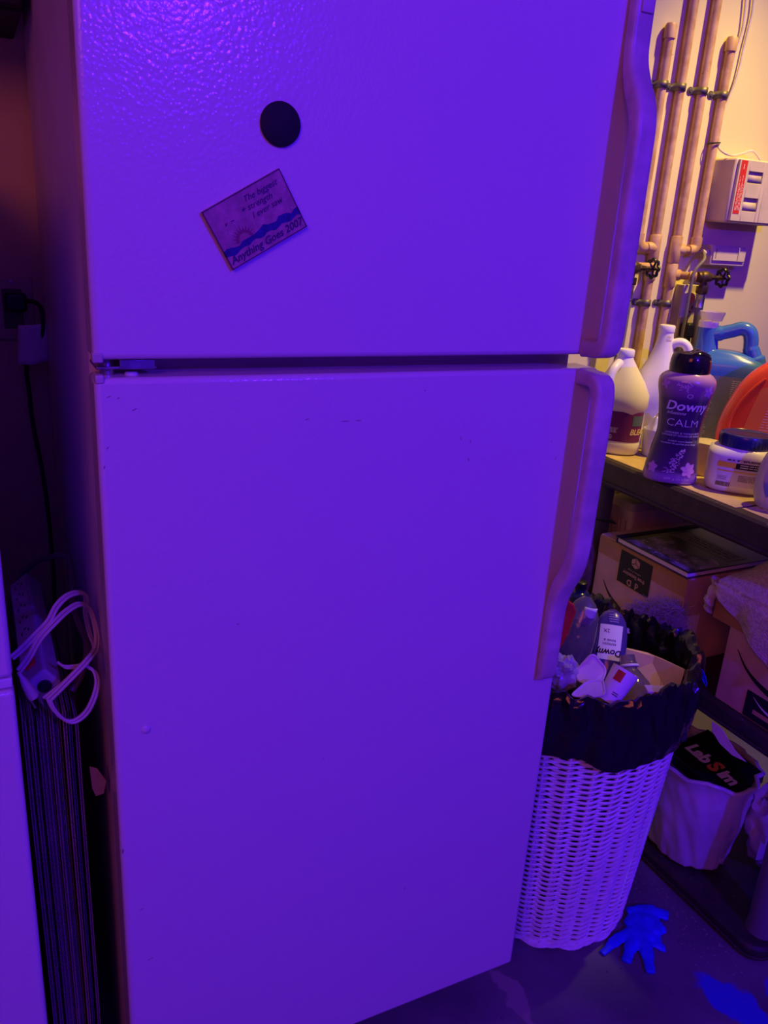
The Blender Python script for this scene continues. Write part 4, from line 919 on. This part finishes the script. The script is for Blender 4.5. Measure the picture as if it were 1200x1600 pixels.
# purple empty bottle with white label, upside down
a, b = TP(950, 1045, 1.60)-UZ*.06, TP(958, 952, 1.70)
M_pbot = mat('violet_bottle', (.06, .03, .24), .2, coat=.3)
pb, ax, s_, n_, L = bottle_between('empty_bottle', 'empty dark violet bottle with a white label upside down in the trash bag', a, b, [(0, .028), (.1, .034), (.4, .037), (.7, .036), (.86, .030), (.95, .020), (1, .006)], M_pbot)
sgn = -1 if n_.dot(vd) > 0 else 1
def pbp(x, y, off=.001): 
    aa = x/.037; return ax*y+s_*((.0365+off)*sin(aa))+n_*sgn*(.6*(.0365+off)*cos(aa))
lb = MB().grid(lambda u, v: pbp(-.026+.05*u, .07+.075*v), 10, 3).build('label', M_whiteprint, pb)
mb = MB(); sr = 1 if s_.dot(vr) > 0 else -1
for tx_, sz0, x0, y0, bd in (('Downy', .019, 0, .086, .0006), ('2X', .011, .008, .132, 0), ('RINSE &', .0072, 0, .112, 0), ('REFRESH', .0072, 0, .104, 0)):
    tpart('lettering', tx_, sz0, (lambda x0, y0: lambda x, y: pbp(-sr*(x+x0), y0-y, .0016))(x0, y0), M_print, lb, 'CENTER', .15 if bd else 0, bd)
mb = MB(); dashes(mb, lambda x, y: pbp(x, y, .0014), -.014, .014, .150, L*.93, 4, .35, 3); mb.build('fine_print', mat('lilac_print', (.45, .36, .62), .5), pb, smooth=False)
jr = thing('dark_bottle', 'small dark blue bottle with a white label at the back left of the trash', 'bottle', TP(899, 972, 1.69), radians(-50))
MB().lathe([(.022, 0), (.025, .003), (.025, .062), (.020, .072), (.012, .076), (.012, .084)], 28).build('body', mat('dark_blue_glass', (.015, .02, .07), .2), jr)
MB().lathe([(.0135, .083), (.0135, .097), (.011, .099), (0, .099)], 24).build('cap', M_black, jr)
MB().grid(lambda u, v: V(.0254*sin(-.4+1.3*u), -.0254*cos(-.4+1.3*u), .016+.018*v), 14, 2).build('label', M_whiteprint, jr)
# clear tray left of it
M_tray = mat('smoky_clear', (.42, .34, .40), .08, trans=.75, ior=1.35, bump=[(26, .5, .01)], coat=.6)
a, b = TP(886, 1040, 1.57)-UZ*.05, TP(918, 932, 1.63)
cl, *_ = bottle_between('clear_tray', 'curved clear plastic package standing left of the violet bottle in the trash bag', a, b, [(0, .030), (.1, .036), (.5, .038), (.8, .034), (.93, .022), (1, .008)], M_tray, flat=.45, cat='package')
q = L_(cl, TP(916, 955, 1.63)); MB().grid(lambda u, v: q+vr*(-.012+.026*u+.008*v)+UZ*(-.020+.040*v)-vd*(.022+.004*sin(u*3)), 4, 4).build('paper_label', M_paper, cl, solid=.0006)
# red pouch
rp_ = thing('red_pouch', 'shiny red-orange food pouch beside the refrigerator edge in the trash bag', 'pouch', TP(884, 1010, 1.53))
pts = [TP(868, 938, 1.54), TP(884, 934, 1.54), TP(898, 944, 1.545), TP(900, 954, 1.545), TP(889, 988, 1.53), TP(872, 1018, 1.51)]
M_pouch = mat('red_film', (.62, .03, .015), .12, bump=(40, .5, .006), coat=.5)
pts = [Vector((max(p.x, .742), p.y, p.z)) for p in pts]
MB().poly([L_(rp_, p) for p in pts], vd, .007).build('pouch', M_pouch, rp_, bevel=.002)
# crumpled white film at the left
M_wrap = mat('wrapper_film', (.70, .62, .64), .25, trans=.25, bump=[(40, .7, .008), (110, .4, .003)])
cf = thing('crumpled_wrapper', 'crumpled whitish plastic wrapper at the left of the trash bag', 'wrapper', TP(876, 1070, 1.46))
def cr(u, v):
    p = crump(u, v, .030, .030, .080, 3, .28)+V(0, 0, -.012); p.x = max(p.x+cf.location.x, .746+.002*sin(v*9))-cf.location.x; return p
MB().grid(cr, 34, 24).build('film', M_wrap, cf, angle=25)
# cream lid, second lid
def lid(lab, corners, dst, m):
    t = thing('food_lid', lab, 'lid', TP(*corners[0], dst[0])); P = [L_(t, TP(*c, dd)) for c, dd in zip(corners, dst)]; c = sum(P, V(0, 0, 0))/len(P)
    R_ = []
    for i in range(len(P)):
        a_, b_, c_ = P[i-1], P[i], P[(i+1) % len(P)]
        p1 = b_+(a_-b_)*.28; p2 = b_+(c_-b_)*.28
        for k in range(7): tt = k/6; R_.append(p1*(1-tt)**2+b_*2*tt*(1-tt)+p2*tt*tt)
    n = (P[1]-P[0]).cross(P[2]-P[1]).normalized()
    if n.dot(vd) > 0: n = -n
    rings = [[p for p in R_], [p+n*.003 for p in R_], [c+(p-c)*.90+n*.003 for p in R_], [c+(p-c)*.86+n*.0012 for p in R_], [c+(p-c)*.02+n*.0015 for p in R_]]
    MB().loft(rings).build('lid', m, t, angle=35)
M_cream = mat('cream_lid', (.94, .84, .72), .5, var=(40, .1))
lid('rounded square cream food lid on top of the trash', [(925, 1018), (948, 1046), (938, 1074), (902, 1066), (898, 1048)], [1.47, 1.47, 1.44, 1.44, 1.46], M_cream)
lid('flat whitish lid at the front rim of the trash bag', [(918, 1064), (944, 1062), (948, 1088), (916, 1092), (890, 1088)], [1.42, 1.42, 1.385, 1.385, 1.39], M_paper)
# paper cup with red print
a, b = TP(952, 1090, 1.44), TP(978, 1048, 1.47)
ax = (b-a).normalized()
pc = thing('paper_cup', 'white paper cup with a red mark tipped over in the trash bag', 'cup', a)
L = (b-a).length; M_cup = mat('cup_paper', (.93, .90, .90), .5)
q3 = ax.to_track_quat('Z', 'Y').to_matrix()
MB().lathe([(.0, -.01), (.021, -.01), (.0265, L), (.0255, L), (.020, -.006), (0, -.006)], 32, (0, 0, 0), ax).build('cup', M_cup, pc)
def cupp(x, z, off=.0006): 
    r = .0215+(.005)*z/L+off
    ctr = -vd+UZ*.4+vr*.2; ctr = (ctr-ax*ctr.dot(ax)).normalized(); w_ = ax.cross(ctr); aa = x/r; return ax*z+(ctr*cos(aa)+w_*sin(aa))*r
MB().grid(lambda u, v: cupp(-.02+.016*u, L*(.55+.35*v)), 6, 4).build('red_mark', M_red, pc)
mb = dashes(MB(), lambda a, b: cupp(a, b), -.006, .010, .006, .014, 2, .5, 3); mb.build('fine_print', M_print, pc, smooth=False)
# clear bottle with a white neck ring
a, b = TP(1000, 1098, 1.53)-UZ*.04, TP(980, 1024, 1.60)
cb2, ax, s_, n_, L = bottle_between('clear_bottle', 'empty clear bottle with a white neck ring in front of the torn cardboard', a, b, [(0, .034), (.1, .040), (.35, .041), (.55, .036), (.70, .024), (.78, .0165), (.85, .0155), (.87, .018), (.90, .0155), (1, .015)], M_tray, flat=1.0)
MB().tube([ax*(L*.83)+(s_*cos(2*pi*i/28)+n_*sin(2*pi*i/28))*.0185 for i in range(28)], .0032, 8, closed=True, flat=.8).build('neck_ring', M_white, cb2)
# small red and white carton
a = TP(1033, 1082, 1.475); ct = thing('small_carton', 'small flat red and white carton at the right of the trash', 'carton', a, radians(-25))
MB().box(-.030, .030, -.012, .012, -.008, .006).build('carton', M_red, ct, bevel=.001); MB().box(-.0303, .0303, -.0123, .0123, .0062, .0082).build('carton_top', M_cream, ct, bevel=.001)
for s in (-1, 1): MB().box(s*.0245-.006, s*.0245+.006, -.0124, .0124, -.0082, .0063).build('white_end', M_cream, ct)
# blue scrap on the rim
q = TP(1097, 1055, 1.625); bsr = thing('blue_scrap', 'small bright blue plastic scrap on the right rim of the trash bag', 'scrap', q)
MB().grid(lambda u, v: L_(bsr, TP(1090+5*sin(v*1.4)+9*v+8*(u-.5)*sin(pi*v), 1037+36*v, 1.60+.012*sin(pi*u))), 6, 10).build('film', M_blueglove, bsr, solid=.0008)
# lint
lt = tag(MB().build('dryer_lint', M_lint), 'clump of grey dryer lint between the trash bag and the labelled carton', 'lint', kind='stuff')
mb = MB(); rd = random.Random(11); qc = onD(1.87, 1030, 968)
for k in range(2600):
    t = rd.random(); c = onD(1.83+.05*rd.random(), 985+90*t, 938+56*rd.random()+14*abs(t-.5)) 
    p = c; dr = V(rd.gauss(0, 1), rd.gauss(0, 1), rd.gauss(0, .8)).normalized(); pth = [p]
    for i in range(5): dr = (dr+V(rd.gauss(0, .6), rd.gauss(0, .6), rd.gauss(0, .6))).normalized(); p = p+dr*.006; pth.append(V(min(p.x, 1.283), p.y, p.z))
    mb.tube(pth, .0004, 3, caps=False)
lm_ = bpy.data.meshes.new('dryer_lint'); lm_.from_pydata(mb.v, [], mb.f); lm_.materials.append(M_lint); lt.data = lm_

# ------------------------------------------------------------------ bottom shelf: white lined bin with a black box, glove on the floor
wb_ = thing('lined_bin', 'small bin in a translucent white plastic bag on the bottom shelf', 'bin', (1.375, .165, ZL+.001))
def binp(u, v):
    a = 2*pi*u; e = V(cos(a), sin(a), 0)
    prof = [(0, .0, 0), (.04, .085, .0), (.10, .098, .008), (.5, .115, .13), (.85, .128, .235), (.93, .133, .255), (.97, .130, .260), (1, .122, .250)]
    for p, q_ in zip(prof, prof[1:]):
        if p[0] <= v <= q_[0]: t = (v-p[0])/(q_[0]-p[0]); r = p[1]+(q_[1]-p[1])*t; z = p[2]+(q_[2]-p[2])*t; break
    f = 1 if .05 < v < .97 else 0
    r += f*(.006*nz((e.x*2+z*3, e.y*2, z*2), 2.0)+.005*(1-abs(nz((e.x*3+z*6, e.y*3-z*5, 3), 1.5))*3))
    z += (.014*nz((e.x*2, e.y*2, 4), 1.2) if v > .8 else 0)
    return V(r*e.x*.86, r*e.y, z)
MB().grid(binp, 90, 60).build('bag_film', M_binbag, wb_, angle=60)
MB().tube([binp(i/60, .955)+V(cos(2*pi*i/60)*.003, sin(2*pi*i/60)*.003, .002) for i in range(60)], .0055, 8, closed=True).build('bag_hem', M_binbag, wb_)
sl = thing('slumped_bag', 'second slumped white plastic bag right of the lined bin', 'plastic bag', (1.495, .005, ZL+.002))
MB().grid(lambda u, v: crump(u, v, .078, .075, .25, 8, .25), 50, 34).build('bag_film', M_binbag, sl, loc=(0, 0, .008))
# black box lying across the bin mouth
lx = thing('black_carton', 'glossy black carton with orange and white lettering lying in the white lined bin', 'carton', (1.398, .140, .300))
lx.rotation_euler = (radians(4), radians(-8), radians(0))
MB().box(-.085, .055, -.085, .090, -.03, .0).build('carton', mat('black_gloss_card', (.008, .007, .009), .25), lx, bevel=.002)
def lxp(cx, cy): return lambda x, y: V(cx+y, cy-x, .0006)
mb = MB(); sz_ = .046
tpart('white_letters', 'Lab', sz_, lxp(-.030, .068), M_whiteprint, lx, 'LEFT', .12, .0022, .95); tpart('white_letters', 'im', sz_, lxp(-.030, -.033), M_whiteprint, lx, 'LEFT', .12, .0022, .95)
tpart('orange_letter', 'S', sz_*1.1, lxp(-.030, -.002), mat('orange_print', (.75, .22, .06), .5), lx, 'LEFT', .12, .0026)
tp = thing('torn_paper', 'long torn strip of white paper hanging from the middle shelf edge above the black carton', 'paper', onX(1.258, 1122, 1142))
pts = [onX(1.2595, u, v) for u, v in ((1112, 1128), (1120, 1132), (1128, 1138), (1136, 1150), (1150, 1172), (1168, 1190), (1146, 1180), (1126, 1162), (1113, 1142))]
MB().poly([L_(tp, p)+V(-.004*i/5 if i < 6 else -.004*(9-i)/4, 0, 0) for i, p in enumerate(pts)], V(-1, 0, 0), .0010).build('strip', M_paper, tp, smooth=False)

gl = thing('blue_glove', 'crumpled bright blue disposable glove on the concrete floor by the basket', 'glove', onZ(0, 995, 1455)); gl.scale = (1, 1, .55)
mb = MB()
def gp(u, v, z): return L_(gl, onZ(z, u, v))
def finger(pl, r): mb.tube(smooth_path([gp(u, v, z) for u, v, z in pl], 4), r, 10, flat=1.0)
finger([(1000, 1425, .016), (990, 1440, .018), (985, 1452, .014), (965, 1465, .012), (940, 1488, .008)], [.020]*6+[.012]*8+[.0085]*3)
finger([(1005, 1430, .016), (995, 1455, .016), (985, 1480, .012), (978, 1500, .009)], [.022]*5+[.014]*4+[.011]*4)
finger([(1008, 1430, .018), (1008, 1460, .016), (1012, 1490, .012), (1017, 1518, .010)], [.024]*5+[.016]*4+[.011]*4)
finger([(1015, 1430, .018), (1022, 1455, .014), (1028, 1475, .010), (1040, 1480, .009)], [.022]*5+[.013]*4+[.009]*4)
finger([(982, 1424, .014), (1000, 1420, .020), (1022, 1420, .022), (1043, 1428, .014)], [.017]*4+[.020]*5+[.015]*4)
finger([(990, 1446, .014), (1010, 1450, .018), (1034, 1444, .014)], [.016]*4+[.019]*5)
g = mb.build('glove_film', M_blueglove, gl)
rm = g.modifiers.new('remesh', 'REMESH'); rm.mode = 'VOXEL'; rm.voxel_size = .0032; rm.use_smooth_shade = True
tx = bpy.data.textures.new('crease', 'CLOUDS'); tx.noise_scale = .018
dp = g.modifiers.new('creases', 'DISPLACE'); dp.texture = tx; dp.strength = .006; dp.mid_level = .5
for o in S.objects:
    if o.name.split('.')[0] == 'fine_print': o['kind'] = 'stuff'
# grit on the floor
mb = MB(); rd = random.Random(21)
for k in range(150):
    if k < 120: t = rd.random(); x = 1.245-.10*rd.random()**2; y = .20-.36*t
    else: x = rd.uniform(.80, 1.25); y = rd.uniform(-.25, .05)
    s = rd.uniform(.0006, .0018) if k < 120 else rd.uniform(.0004, .0010); m_ = Matrix.Translation((x, y, s*.5)) @ Matrix.Rotation(rd.uniform(0, 6), 4, 'Z') @ Matrix.Rotation(rd.uniform(0, 1), 4, 'X')
    mb.box(-s, s, -s*.7, s*.7, -s*.5, s*.5, m_)
tag(mb.build('floor_grit', mat('grit', (.30, .26, .26), .8), smooth=False), 'scattered crumbs and grit on the concrete floor along the shelf foot', 'grit', kind='stuff')
